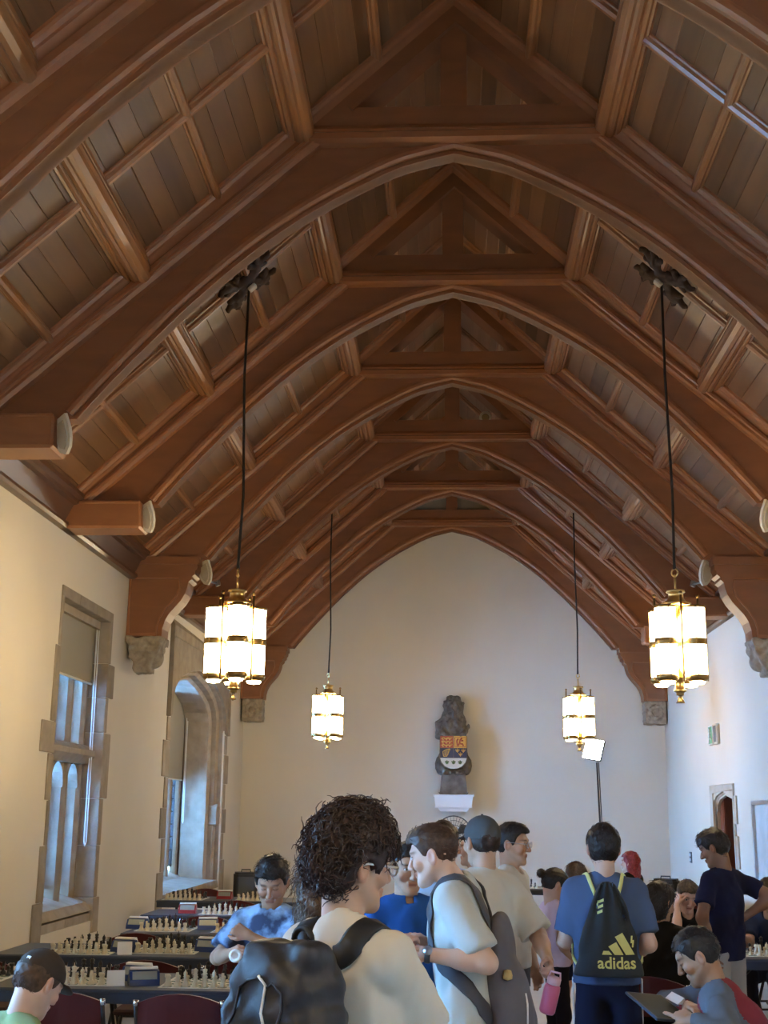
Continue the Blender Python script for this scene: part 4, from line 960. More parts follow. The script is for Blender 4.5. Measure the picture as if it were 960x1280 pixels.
def vnormals(V, F):
    n = np.cross(V[F[:, 2]]-V[F[:, 0]], V[F[:, 3]]-V[F[:, 1]]); N = np.zeros_like(V)
    for k in range(4): np.add.at(N, F[:, k], n)
    return N/np.maximum(np.linalg.norm(N, axis=1, keepdims=True), 1e-9)

def person(x, y, rz, h, label, skin, hair, shirt, pants, arms, head=(0,0,0), lean=(0,0), seated=False, hofs=(0,0,0), wide=1.0, hs=None, vox=1.0, group=None, shoes=None, neck=.155, zoff=0.0):
    """arms: [(wrist world xyz, elbow hint world xyz, pose, back-of-hand world dir)] for left(-x), right(+x) of the sitter; None hides nothing"""
    s = h/1.75; th = math.radians(rz); RW = Rz(th); O = A(x, y, zoff)
    T = tag(empty('person', (x, y, zoff), th), label, 'person', group)
    def loc(p): return (np.array(p, np.float32)-O) @ RW           # world -> local
    def ldir(p): return np.array(p, np.float32) @ RW
    hs = hs or (.5+.5*s)
    pz = .55*1.0 if seated else .95*s
    if seated: pz = .54
    tl = .51*s; lx, ly = lean; up = math.sqrt(max(tl*tl-lx*lx-ly*ly, .01))
    PV = A(0,0,pz); NB = PV+A(lx, ly, up); ax = unit(NB-PV)
    rgt = unit(A(1,0,-ax[0]*0.6)); SH = [NB-ax*.062*s-rgt*.165*s*wide, NB-ax*.062*s+rgt*.165*s*wide]
    HR = Rz(math.radians(head[0])) @ Rx(math.radians(head[1])) @ Ry(math.radians(head[2]))
    HC = NB+unit(ax+A(0,.1,.7))*neck*s+A(*hofs)
    E_, W_ = [], []
    for k in (0, 1):
        a = arms[k]
        if a is None: sg = -1 if k == 0 else 1; w0 = SH[k]+A(sg*.06, .08, -.52)*s; e0 = SH[k]+A(sg*.2, -.15, -.27)*s
        else: w0, e0 = loc(a[0]), loc(a[1])
        e, w = ik(SH[k], w0, e0, .285*s, .25*s); E_.append(e); W_.append(w)
    # ---- body: head and neck, arms with hands, one mesh
    Vs, Fs, Cs = [], [], []
    sk = A(*skin)
    def put(V, F, C):
        o = sum(len(v) for v in Vs); Vs.append(V); Fs.append(F+o); Cs.append(C)
    nl = (HR.T @ (NB-HC))/hs                     # neck base in head coords
    hv = .0046*vox
    def hf(P): return smin(head_sdf(P), cap_(P, (0,-.028,-.045), tuple(nl+A(0,-.008,-.03)), .052, .060), .025)
    lo = np.minimum(A(-.105,-.13,-.13), nl-.075); hi = np.maximum(A(.105,.135,.135), nl+.075)
    V, F = nets(hf, lo, hi, hv)
    C = np.tile(sk, (len(V), 1)); 
    C *= (1+.04*_n3(V, 60, 1.0))[:, None]
    ck = np.exp(-((np.abs(V[:, 0])-.042)**2+(V[:, 1]-.07)**2+(V[:, 2]+.022)**2)/.0006)+np.exp(-((V[:, 0])**2+(V[:, 1]-.11)**2+(V[:, 2]+.024)**2)/.0003)*.8+(np.abs(V[:, 0]) > .078)*.6
    C = C*(1-ck[:, None]*A(.02,.20,.22))
    lip = np.exp(-((V[:, 2]+.0565)/.0095)**4)*np.exp(-(V[:, 0]/.024)**4)*(V[:, 1] > .078)
    C = C*(1-lip[:, None]*A(.16,.42,.38)); ml = np.exp(-((V[:, 2]+.0565)/.0026)**2)*(np.abs(V[:, 0]) < .021)*(V[:, 1] > .078); C = C*(1-.55*ml[:, None])
    hc = A(*hair['col'])
    bw = np.exp(-((V[:, 2]-(.036-.12*np.abs(np.abs(V[:, 0])-.034)))/.0052)**2)*np.exp(-((np.abs(V[:, 0])-.034)/.021)**4)*(V[:, 1] > .05)
    C = C*(1-.85*bw[:, None])+hc*.85*bw[:, None]
    ed = (((np.abs(V[:, 0])-.032)/.0140)**2+((V[:, 2]-.0140)/.0068)**2); ey = (ed < 1) & (V[:, 1] > .076)
    if head[1] < -22 or hair.get('lids'):
        C[ey] *= .86; C[(np.abs(ed-.9) < .5) & (V[:, 2] < .013) & (V[:, 1] > .074)] *= .4
    else:
        C[ey] = A(.62,.60,.56); ir = (np.abs(V[:, 0])-.032)**2+(V[:, 2]-.014)**2 < .0062**2; C[ey & ir] = A(.03,.02,.015)
        C[(ed > .8) & (ed < 1.7) & (V[:, 2] > .0155) & (V[:, 1] > .074)] *= .35
    if hair.get('stubble'):
        st = np.clip((-.035-V[:, 2])*30, 0, 1)*np.clip((V[:, 1]-.0)*30, 0, 1)*hair['stubble']*(1-lip); C = C*(1-st[:, None])+hc*st[:, None]
    put((V*hs) @ HR.T+HC, F, C)
    for k in (0, 1):
        a = arms[k]; pose = a[2] if a else 'relaxed'; sg = -1 if k == 0 else 1
        fd = unit(W_[k]-E_[k]); bk = ldir(a[3]) if a and len(a) > 3 else A(sg,0,.1)
        if a and len(a) > 4: fd2 = unit(ldir(a[4]))
        else: fd2 = fd
        hp = hand_prims(W_[k], fd2, bk, s*.97, (-1 if k == 0 else 1)*(1), pose)
        S0 = SH[k]+(E_[k]-SH[k])*.25
        def af(P):
            d = cap_(P, S0, E_[k], .050*s, .040*s); d = smin(d, cap_(P, E_[k], E_[k]+(W_[k]-E_[k])*.4, .039*s, .041*s), .03*s); d = smin(d, cap_(P, E_[k]+(W_[k]-E_[k])*.3, W_[k], .040*s, .026*s), .02*s)
            m = None
            for q, (p0, p1, r0, r1) in enumerate(hp):
                c = cap_(P, p0, p1, r0, r1); m = c if m is None else smin(m, c, .006*s)
            return smin(d, m, .012*s)
        pts = np.array([S0, E_[k], W_[k]]+[p for q in hp for p in (q[0], q[1])]); V, F = nets(af, pts.min(0)-.07, pts.max(0)+.07, (.0062 if vox <= 1 else .008))
        C = np.tile(sk, (len(V), 1))*(1+.05*_n3(V, 45, 2.0))[:, None]
        hd = np.exp(-((V-W_[k]-fd*.09)**2).sum(1)/.006); C = C*(1-hd[:, None]*A(.0,.10,.10)); put(V, F, C)
    # ---- legs (joints)
    sp = .086*s; HJ = [PV+A(-sp,0,-.03), PV+A(sp,0,-.03)]
    if seated: KN = [A(-.11*s,.43*s,.50), A(.11*s,.43*s,.50)]; AN = [A(-.11*s,.40*s,.09), A(.12*s,.40*s,.09)]
    else: KN = [A(-.10*s,.015,.50*s), A(.10*s,.015,.50*s)]; AN = [A(-.11*s,-.02,.09*s), A(.11*s,-.02,.09*s)]
    if pants.get('short'):
        for k in (0, 1):
            def lf(P): return smin(smin(cap_(P, HJ[k], KN[k], .075*s, .052*s), cap_(P, KN[k], KN[k]*.55+AN[k]*.45+A(0,-.012,0), .050*s, .052*s), .02), cap_(P, KN[k]*.5+AN[k]*.5, AN[k], .05*s, .034*s), .02)
            pts = np.array([HJ[k]*.3+KN[k]*.7, KN[k], AN[k]]); V, F = nets(lf, pts.min(0)-.09, pts.max(0)+.09, .011); put(V, F, np.tile(sk, (len(V), 1)))
    V, F, C = np.concatenate(Vs), np.concatenate(Fs), np.concatenate(Cs)
    ob('body', mesh_np('body', V, F, M_['skin'], np.clip(C, 0, 1)), T)
    # ---- shirt
    hem = PV-ax*(shirt.get('hem', .06)*s); lz = shirt.get('loose', 1.0); sl = shirt.get('sleeve', .62)
    q = A(1.52*wide, 1.0, 1.0); cw = [None]
    def sf(P):
        mid = PV+(NB-PV)*.62
        d = cap_(P, mid, PV+(NB-PV)*.86, .114*s*lz, .100*s*lz, q)
        d = smin(d, cap_(P, mid, hem-ax*.1, .114*s*lz, .117*s*lz*shirt.get('flare', 1.0), q), .05)
        d = smin(d, cap_(P, SH[0]*.86+SH[1]*.14-ax*.01, SH[1]*.86+SH[0]*.14-ax*.01, .066*s, .066*s), .045)
        for k in (0, 1):
            d = smin(d, cap_(P, NB+A(0,-.012,-.004)*s, SH[k], .060*s, .056*s), .03)
            if sl <= 1: e = SH[k]+(E_[k]-SH[k])*sl; dd = cap_(P, SH[k], e+(E_[k]-SH[k])*.2, .064*s*lz, .070*s*lz*(shirt.get('sl_w', 1.0))); dd = smax(dd, pl_(P, e, E_[k]-SH[k]), .006)
            else:
                w = E_[k]+(W_[k]-E_[k])*.93; dd = smin(cap_(P, SH[k], E_[k], .064*s*lz, .054*s*lz), cap_(P, E_[k], w, .052*s*lz, .038*s*lz), .03); dd = smax(dd, pl_(P, w, W_[k]-E_[k]), .006)
            d = smin(d, dd, .030)
        f = .0050*_n3(P*A(1,1,.32), 34, shirt.get('seed', 1.0))+.0028*_n3(P*A(1,1,.6), 75, 3.0)
        d = d+f*shirt.get('fold', 1.35)
        d = smax(d, pl_(P, hem, -ax)*.9, .006)
        nk = shirt.get('neck', .064)*s*1.0
        d = smax(d, -cap_(P, NB+ax*.0+A(0,.012,0)*s, HC, nk, nk), .006)
        if shirt.get('collar'):
            c = np.abs(cap_(P, NB-ax*.02+A(0,-.005,0), NB+ax*.022+A(0,-.006,0), .072*s, .064*s))-.007; c = np.maximum(c, -pl_(P, NB-ax*.03, ax)); c = np.maximum(c, pl_(P, NB+ax*.030, ax)); c = np.maximum(c, -(np.abs(P[..., 0]-NB[0])-.014-np.clip(-(P[..., 1]-NB[1]-.02), 0, 1)*4))
            d = smin(d, c, .004)
        return d
    pts = np.array([hem-A(.2*s*wide,.13*s,0), hem+A(.2*s*wide,.13*s,0), NB]+SH+([E_[0], E_[1]] if sl <= 1 else [E_[0], E_[1], W_[0], W_[1]])); V, F = nets(sf, pts.min(0)-.10*s, pts.max(0)+.10*s, shirt.get('vox', .0115*vox))
    if shirt.get('two'):            # raglan: body panel in a second colour
        cV = V[F].mean(1); r = np.abs((cV-PV) @ rgt); zz = (cV-PV) @ ax; nkd = (NB-PV) @ ax
        body = (r < .125*s+np.clip((nkd-.05-zz), -.2, .06)*.9) & (zz < nkd+.02); 
        tor = np.abs(((cV-(PV+np.outer((cV-PV) @ ax, ax)))).max(1)) < .25
        me = mesh_np('shirt', V, F, [cloth(shirt['col']), cloth(shirt['two'])], mi=(body & (cap_(cV, E_[0], W_[0], .06, .05) > 0) & (cap_(cV, SH[0], E_[0], .075*s, .07*s) > .0)).astype(int))
    else: me = mesh_np('shirt', V, F, shirt.get('mat') or cloth(shirt['col']))
    so = ob('shirt', me, T)
    # ---- trousers
    lw = pants.get('w', 1.0)
    def pf(P):
        d = cap_(P, PV+A(0,0,.05*s), PV+A(0,0,-.05*s), .098*s, .100*s, A(1.45*wide,1,1)); cut = None
        for k in (0, 1):
            d = smin(d, cap_(P, HJ[k], KN[k], .080*s*min(lw,1.05), .072*s*lw), .03)
            if not pants.get('short'): d = smin(d, cap_(P, KN[k], AN[k], .070*s*lw, .058*s*lw), .03)
        if pants.get('short'):
            for k in (0, 1): d = smax(d, np.minimum(pl_(P, KN[k]*.9+HJ[k]*.1, KN[k]-HJ[k]), 9), .006) if not seated else d
        d = d+.0045*_n3(P*A(1,1,.5), 36, 5.0)+.002*_n3(P, 80, 1.0)
        return smax(d, pl_(P, PV+A(0,0,.09*s), (0,0,1)), .01)
    pts = np.array([PV+A(.19*s*wide,.14*s,.05), PV-A(.19*s*wide,.14*s,0)]+KN+AN); V, F = nets(pf, pts.min(0)-.10, pts.max(0)+.09, .0135)
    ob('shorts' if pants.get('short') else 'trousers', mesh_np('trousers', V, F, cloth(pants['col'])), T)
    if pants.get('stripe'):
        for k, sg in ((0,-1),(1,1)):
            b = MB(); pt = [HJ[k]+A(sg*.100*s,0,.02), HJ[k]*.5+KN[k]*.5+A(sg*.090*s,0,0), KN[k]+A(sg*.076*s,0,0), AN[k]+A(sg*.062*s,0,.03)]
            for dy in (-.014,.0,.014): b.tube([tuple(p+A(0,dy,0)) for p in pt], .0045, 5)
            b.build('side_stripe', cloth(pants['stripe']), T)
    # ---- shoes
    sm = cloth(shoes or (.03,.03,.035), .7)
    for k in (0, 1):
        a = AN[k]
        def ff(P):
            d = smin(cap_(P, a+A(0,-.02,-.045), a+A(0,.13,-.058)*A(1,s,1), .038, .030), cap_(P, a+A(0,-.01,.03), a+A(0,0,-.03), .042, .042), .02); return np.maximum(smin(d, box_(P, a+A(0,.045,-.078), (.042,.13,.012), .01), .008), a[2]-.09-P[..., 2])
        V, F = nets(ff, a-A(.07,.12,.12), a+A(.07,.22,.10), .011); ob('shoe', mesh_np('shoe', V, F, sm), T)
    # ---- hair or cap
    rs = np.random.RandomState(int(abs(x*100+y*31)) % 999); st = hair['style']; HM = hmat(hair['col'])
    t = hair.get('t', .014)
    def up_(V): return (V*hs) @ HR.T+HC
    if st != 'none':
        zl = hair.get('zl', 0.0); fr = hair.get('fringe', 0.0)
        def hfn(P):
            top = np.clip((P[..., 2]-.02)/.08, 0, 1)
            d = ell_(P, (0,-.012,.032), (.0765+t*.75,.098+t*.85,.088+t*1.15))
            if hair.get('top'): d = smin(d, ell_(P, (0,.012,.085), (.068,.085,.045+hair['top'])), .02)
            line = np.interp(P[..., 1], ZL[0], ZL[1]).astype(np.float32)+zl*(P[..., 1] < .0)-fr*(P[..., 1] > .03)
            d = d+hair.get('n', .004)*_n3(P*A(1,1,.7), hair.get('nf', 70), 2.0)+.002*_n3(P, 150, 4.0)
            c = (line-P[..., 2])*.8+.003*_n3(P, 110, 1.0)
            if st == 'fade':
                fd = np.clip((.055-P[..., 2])/.06, 0, 1); d = d+fd*t*.72
            d = np.maximum(d, c)
            if st == 'bob':
                d = smin(d, np.maximum(ell_(P, (0,-.035,-.03), (.085,.082,.10)), P[..., 1]-.005), .02)
            if st == 'bun': d = smin(d, ell_(P, (0,-.135,.05), (.035,.032,.035)), .01)
            if st == 'long':
                d = smin(d, np.maximum(ell_(P, (0,-.045,-.08), (.10,.075,.19)), P[..., 1]-.01), .03)+.008*_n3(P, 60, 3.0)
            if st not in ('long', 'bob'):
                for sg in (-1, 1): d = smax(d, -ell_(P, (sg*.105,-.004,-.012), (.045,.032,.042)), .004)
            if hair.get('cap'): d = np.maximum(d, P[..., 2]-hair['cap'].get('low', .03)-.02)
            return np.maximum(d, -(skull(P)+.010))
        V, F = nets(hfn, (-.15,-.20,-.30 if st == 'long' else -.14), (.15,.15,.20), .0052*vox)
        N = vnormals(V, F); hb = MB()
        n = hair.get('strands', 350); L = hair.get('len', .030)
        if n:
            sel = (V[:, 2] > (-.25 if st in ('long', 'bob') else -.06)) & (V[:, 2] < (hair['cap'].get('low', .03)-.02 if hair.get('cap') else 9))
            sel &= ~((V[:, 1] > .015) & (V[:, 2] < .055) & (np.abs(V[:, 0]) > .02))
            if st not in ('long', 'bob'): sel &= ~((np.abs(V[:, 0]) > .055) & (V[:, 1] > -.05) & (V[:, 2] < .05) & (V[:, 1] < .03))
            strands(hb, V[sel], N[sel], n, L, hair.get('flow', (.42, (0,-.35,-.55), .35, 3)), hair.get('wave', .002), hair.get('r', .0024), rs, hair.get('seg', 3))
            V2 = np.array(hb.v, np.float32); me = mesh_np('hair', up_(V), F, HM)
            Fq = np.array(hb.f, int); allV = np.concatenate([V, V2]); allF = np.concatenate([F, Fq+len(V)])
            me = mesh_np('hair', up_(allV), allF, HM)
        else: me = mesh_np('hair', up_(V), F, HM)
        ob('hair', me, T)
    if hair.get('cap'):
        cc = hair['cap']; bd = math.radians(cc.get('brim', 0)); CM = cloth(cc['col'])
        cl = cc.get('low', .03)
        def cf(P):
            d = ell_(P, (0,-.010,.040), (.086,.108,.098)); d = np.maximum(d, (cl+.18*(P[..., 1]+.02)*cc.get('tilt', .3)-P[..., 2])); d = np.maximum(d, -(skull(P)+.001)); return d+.0012*_n3(P, 90, 1.0)
        V, F = nets(cf, (-.12,-.15,-.03), (.12,.14,.17), .0055); co = ob('cap', mesh_np('cap', up_(V), F, CM), T)
        def bf(P):
            Q = P @ Rz(-bd).T; Q = Q-A(0,.075,cl+.012); d = np.abs(Q[..., 2]+.35*Q[..., 0]**2*8*.25+.12*Q[..., 1])-.004
            return np.maximum(np.maximum(d, np.sqrt((Q[..., 0]/.078)**2+(np.maximum(Q[..., 1], 0)/.085)**2)*.07-.07), -Q[..., 1])
        V, F = nets(bf, (-.19,-.19,-.06), (.19,.19,.09), .0045); ob('brim', mesh_np('brim', up_(V), F, CM), co)
        b = MB(); b.lathe([(.007,0),(.006,.005),(0,.007)], 8, (0,-.01,.137)); b.v = [tuple(v) for v in up_(np.array(b.v, np.float32))]; b.build('button', CM, co)
        if cc.get('tag'):
            b = MB(); b.cbox((0,-.112,.062), (.022,.006,.016), bev=.002); b.v = [tuple(v) for v in up_(np.array(b.v, np.float32) @ Rz(math.radians(cc['tag'])).T)]; b.build('white_logo_patch', M_['white_paint'], co)
    if hair.get('glasses'):
        gm = M_['grey_metal'] if hair['glasses'] == 'metal' else mat('clear_frame', (.55,.55,.53), .2)
        b = MB()
        for sg in (-1, 1):
            b.tube([(sg*.033+.023*math.cos(a), .106, .010+.018*math.sin(a)) for a in np.linspace(0, 2*math.pi, 15)], .0020 if hair['glasses'] == 'metal' else .0036, 5)
            b.tube([(sg*.056,.105,.014),(sg*.079,.085,.016),(sg*.086,.0,.018),(sg*.086,-.022,.010)], .0018 if hair['glasses'] == 'metal' else .004, 5)
        b.tube([(-.010,.107,.012),(0,.110,.015),(.010,.107,.012)], .002, 5)
        b.v = [tuple(v) for v in up_(np.array(b.v, np.float32))]; b.build('glasses', gm, T)
    info = dict(T=T, NB=NB, PV=PV, ax=ax, SH=SH, E=E_, W=W_, HC=HC, HR=HR, s=s, hs=hs, RW=RW, O=O, sf=sf, up=up_)
    return info
# ------------------------------------------------------------------ who is in the hall
LIGHT, MID, TAN, BROWN = (.60,.38,.28), (.52,.32,.215), (.42,.245,.155), (.25,.135,.085)
BLK, DBR, MBR = (.012,.010,.009), (.026,.015,.010), (.060,.035,.021)
P1 = person(-.318, 3.32, -37, 1.685, 'person seen from behind in a cream T-shirt wearing a black backpack', MID,
    dict(style='wavy', col=(.030,.016,.012), t=.042, n=.011, nf=46, top=.022, zl=.012, fringe=.03, strands=1700, len=.050, flow=(.30,(0,-.1,-.35),.35,9,.8), wave=.0075, r=.0036, seg=7, glasses='clear'),
    dict(col=(.60,.55,.46), loose=1.0, flare=1.12, sleeve=.85, sl_w=1.02, hem=.12, seed=2.0, vox=.009), dict(col=(.05,.05,.06)),
    [None, ((-.02,3.60,1.02), (-.04,3.15,1.05), 'relaxed', (0,-1,0))], head=(-22,-6,4), lean=(0,.03), hofs=(-.015,.02,-.005), neck=.165, wide=.89)
P2 = person(-.475, 4.65, -75, 1.555, 'person with long curly light brown hair behind the backpack wearer', LIGHT,
    dict(style='long', col=(.085,.050,.026), t=.024, n=.008, strands=900, len=.075, flow=(.25,(0,-.1,-.9),.2,11,.35), wave=.008, r=.0032, seg=8),
    dict(col=(.55,.50,.42)), dict(col=(.06,.07,.10)), [None, ((-.24,4.90,1.21), (-.45,4.6,1.0), 'relaxed', (0,-.3,1))], head=(-4,-6,0), vox=1.2)
tie = mat('tie_dye', (.035,.05,.10), .9, noise=(9, (.30,.48,.72), .42, .60), bump=(200, .15, .002))
P3 = person(-.945, 6.55, 172, 1.45, 'boy in a blue tie-dye T-shirt looking down', TAN,
    dict(style='short', col=BLK, t=.020, top=.03, n=.005, strands=500, len=.024, flow=(.6,(0,.2,.1),.2,2)),
    dict(col=(.1,.2,.4), mat=tie, loose=1.12, sleeve=.8, sl_w=1.15, hem=.14), dict(col=(.08,.20,.36), w=1.1),
    [((-1.02,6.30,1.11), (-.72,6.40,.98), 'fist', (0,-1,.3)), ((-1.09,6.28,1.03), (-1.2,6.5,1.0), 'grip', (-.6,-.6,.3))], head=(8,-24,0), hs=.97)
P4 = person(-1.80, 4.66, -48, 1.56, 'boy in a brown cap and green hoodie bending over a table', LIGHT,
    dict(style='short', col=MBR, t=.012, strands=250, len=.02, cap=dict(col=(.055,.042,.032), brim=0, low=.030, tilt=.5, tag=8)),
    dict(col=(.26,.33,.15), loose=1.1, sleeve=1.5, hem=.1, neck=.06), dict(col=(.05,.06,.09)), [((-1.5,5.15,.72), (-1.8,5.1,.7), 'relaxed', (0,0,1)), ((-1.40,4.85,.74), (-1.6,4.6,.7), 'relaxed', (0,0,1))],
    head=(14,-30,0), lean=(0,.24), seated=True)
P5 = person(-.235, 5.95, 196, 1.565, 'person in a bright blue polo shirt facing the backpack wearer', TAN,
    dict(style='short', col=BLK, t=.010, strands=250, len=.014), dict(col=(.018,.085,.30), collar=True, sleeve=.72, loose=1.02), dict(col=(.05,.06,.09)), [None, None], head=(4,-8,0))
P6 = person(.035, 5.32, 82, 1.70, 'person in a pale grey T-shirt with a grey backpack, turned to profile', LIGHT,
    dict(style='fade', col=(.045,.024,.014), t=.014, top=.008, n=.003, strands=350, len=.022, flow=(.4,(0,-.5,-.2),.4,2)), dict(col=(.50,.51,.47), loose=1.08, sleeve=.84, sl_w=1.08, hem=.08, seed=4.0), dict(col=(.22,.30,.38), w=1.05),
    [((-.135,5.08,1.165), (.19,5.02,1.04), 'relaxed', (-.1,-.7,.7)), ((-.14,5.36,1.18), (.05,5.6,1.0), 'relaxed', (0,.3,1))], head=(-2,-14,0), lean=(0,.05), hofs=(0,.075,-.045))
P7b = person(-.075, 7.1, 165, 1.655, 'dark-haired person in a pale blue shirt hidden behind the profile figure', MID, dict(style='short', col=DBR, t=.016, strands=250, len=.02), dict(col=(.42,.52,.66)), dict(col=(.05,.06,.09)), [None, None], vox=1.3)
P7 = person(.125, 6.30, 42, 1.685, 'person in a grey cap and cream T-shirt holding a pink bottle', MID,
    dict(style='short', col=DBR, t=.010, strands=200, len=.016, cap=dict(col=(.075,.078,.08), brim=0, low=.022, tilt=.25)), dict(col=(.58,.54,.46), loose=1.08, sleeve=.95, sl_w=1.2, hem=.02, flare=1.05, seed=6.0), dict(col=(.34,.30,.25), w=1.25),
    [((-.05,6.55,1.0), (-.15,6.3,1.1), 'relaxed', (0,.3,1)), ((.42,6.12,1.03), (.42,6.5,1.12), 'grip', (1,-.3,0))], head=(-10,-2,0), wide=1.0)
P8 = person(.325, 7.6, -108, 1.645, 'person with black hair and thin metal glasses facing the doorway', MID,
    dict(style='short', col=BLK, t=.013, top=.006, strands=300, len=.018, glasses='metal', fringe=-.006), dict(col=(.56,.52,.44)), dict(col=(.1,.1,.11)), [None, None], head=(0,-4,0), vox=1.15)
flo = mat('floral', (.02,.04,.13), .9, noise=(38, (.45,.50,.60), .52, .56))
P9 = person(.13, 9.0, 80, 1.57, 'person in a navy and white patterned shirt in front of the fan', MID, dict(style='short', col=BLK, t=.014, strands=200, len=.02), dict(col=(0,0,0), mat=flo), dict(col=(.03,.03,.035)), [None, None], vox=1.4)
P10 = person(.685, 9.0, -68, 1.315, 'girl in a pink T-shirt and black patterned leggings', MID,
    dict(style='bun', col=BLK, t=.010, n=.002, strands=150, len=.02), dict(col=(.58,.43,.50), sleeve=.55, loose=1.05, hem=.03), dict(col=(.012,.010,.016), w=.9), [None, ((.77,8.92,.76), (.71,8.8,.9), 'relaxed', (.3,-1,0))], head=(-6,-20,0), hs=.93, vox=1.2)
P11 = person(.95, 10.6, -40, 1.30, 'child in a navy top, dark shorts and blue sneakers behind the girl in pink', LIGHT, dict(style='bob', col=DBR, t=.016, strands=300, len=.03), dict(col=(.012,.016,.040)), dict(col=(.014,.018,.05), short=True), [None, None], head=(0,-25,0), lean=(0,.06), shoes=(.02,.07,.30), hs=.93, vox=1.4)
P12 = person(.77, 6.80, -2, 1.645, 'person in a heather blue T-shirt carrying a dark drawstring bag', LIGHT,
    dict(style='short', col=BLK, t=.021, top=.006, n=.005, nf=55, zl=-.012, strands=700, len=.032, flow=(.3,(0,-.3,-.6),.5,3)), dict(col=(.078,.118,.215), loose=1.02, sleeve=.80, sl_w=1.08, hem=.04, seed=3.0), dict(col=(.010,.013,.034), w=1.32, stripe=(.62,.62,.64)),
    [((.66,7.08,1.05), (.50,6.70,1.06), 'relaxed', (0,.2,1)), ((.86,6.93,.965), (1.02,6.70,1.05), 'relaxed', (1,0,.2))], head=(4,-4,0), wide=1.03)
P13 = person(1.80, 13.2, 55, 1.32, 'red-haired person in a black hooded jacket at the back', MID, dict(style='long', col=(.19,.022,.020), t=.018, strands=250, len=.03), dict(col=(.008,.008,.009), sleeve=1.5, loose=1.2, collar=True), dict(col=(.01,.01,.012)), [None, None], vox=1.4)
P14 = person(1.22, 8.10, -28, 1.66, 'person in a black shirt seated with their back to the hall', TAN,
    dict(style='bob', col=(.012,.009,.008), t=.022, n=.007, strands=500, len=.035), dict(col=(.010,.010,.011), loose=1.06, sleeve=.85, hem=.02), dict(col=(.012,.012,.014)), [((1.30,8.55,.78), (1.0,8.3,.8), 'relaxed', (0,0,1)), ((1.52,8.45,.78), (1.55,8.1,.8), 'relaxed', (0,0,1))],
    head=(-22,-14,0), lean=(0,.10), seated=True, wide=1.08)
P15 = person(1.84, 10.50, 178, 1.50, 'boy in a black shirt seated resting his temple on his hand', LIGHT,
    dict(style='short', col=(.045,.033,.020), t=.016, strands=350, len=.024), dict(col=(.012,.012,.014)), dict(col=(.02,.02,.03)), [((1.98,10.12,.77), (2.1,10.3,.75), 'relaxed', (0,-.2,1)), ((1.735,10.23,1.02), (1.70,10.10,.76), 'fist', (-.8,-.3,.2), (.25,.1,1))],
    head=(6,-22,-6), lean=(0,.16), seated=True, hs=.97)
P16 = person(1.79, 8.75, 42, 1.605, 'teenager in a navy T-shirt with one hand on the hip', BROWN,
    dict(style='short', col=(.010,.008,.008), t=.018, top=.010, n=.006, nf=55, fringe=.012, strands=500, len=.034, flow=(.4,(0,0,-.5),.5,3)), dict(col=(.012,.015,.045), sleeve=.66, loose=1.0, hem=.10), dict(col=(.36,.35,.33), w=1.15),
    [((1.66,8.60,.85), (1.58,8.5,1.1), 'relaxed', (-1,0,0)), ((1.93,8.76,1.05), (2.28,8.74,1.16), 'relaxed', (1,-.3,.3))], head=(22,-22,0), lean=(-.02,-.01), hofs=(-.03,.02,0), wide=.95)
P17 = person(1.40, 5.90, 76, 1.66, 'person in a red shirt with grey raglan sleeves looking down while seated', TAN,
    dict(style='short', col=BLK, t=.014, n=.004, strands=500, len=.024, zl=.0, stubble=.35), dict(col=(.13,.155,.19), two=(.23,.035,.045), sleeve=1.5, loose=1.10, hem=.04, seed=3.3), dict(col=(.03,.035,.06)),
    [((1.00,5.74,.845), (1.30,5.62,.86), 'point', (-.2,-.4,.8)), ((1.04,6.02,.86), (1.26,6.2,.90), 'relaxed', (0,0,1))], head=(6,-30,0), lean=(0,.27), seated=True, wide=1.06)
P18 = person(2.56, 10.55, 150, 1.66, 'person in a navy shirt bent over the chessboard moving a piece', TAN,
    dict(style='short', col=BLK, t=.018, strands=350, len=.026, lids=True), dict(col=(.016,.024,.055), sleeve=.8), dict(col=(.02,.02,.03)), [((2.62,10.10,.80), (2.8,10.3,.8), 'relaxed', (0,0,1)), ((2.18,10.02,.80), (2.3,10.3,.82), 'grip', (0,-.2,1))],
    head=(4,-28,0), lean=(-.04,.24), seated=True)
# ------------------------------------------------------------------ what they carry
def world_empty(name, info, label, cat, group=None):
    T = tag(empty(name, tuple(info['O']), 0.0), label, cat, group); T.rotation_euler = info['T'].rotation_euler; return T
def onto(f, P, off, it=6):
    P = np.array(P, np.float32)
    for _ in range(it):
        e = .004; d = f(P); g = np.stack([f(P+A(*(e if q == k else 0 for q in range(3))))-f(P-A(*(e if q == k else 0 for q in range(3)))) for k in range(3)], -1)/(2*e)
        g /= np.maximum(np.linalg.norm(g, axis=-1, keepdims=True), 1e-6); P = P-g*(d-off)[:, None]*.9
    return P, g
def spline(P, n=6):
    P = [np.array(p, np.float32) for p in P]; out = []
    for i in range(len(P)-1):
        a, b, c, d = P[max(i-1,0)], P[i], P[i+1], P[min(i+2,len(P)-1)]
        for q in range(n): t = q/n; out.append(.5*((2*b)+(-a+c)*t+(2*a-5*b+4*c-d)*t*t+(-a+3*b-3*c+d)*t**3))
    return np.array(out+[P[-1]], np.float32)
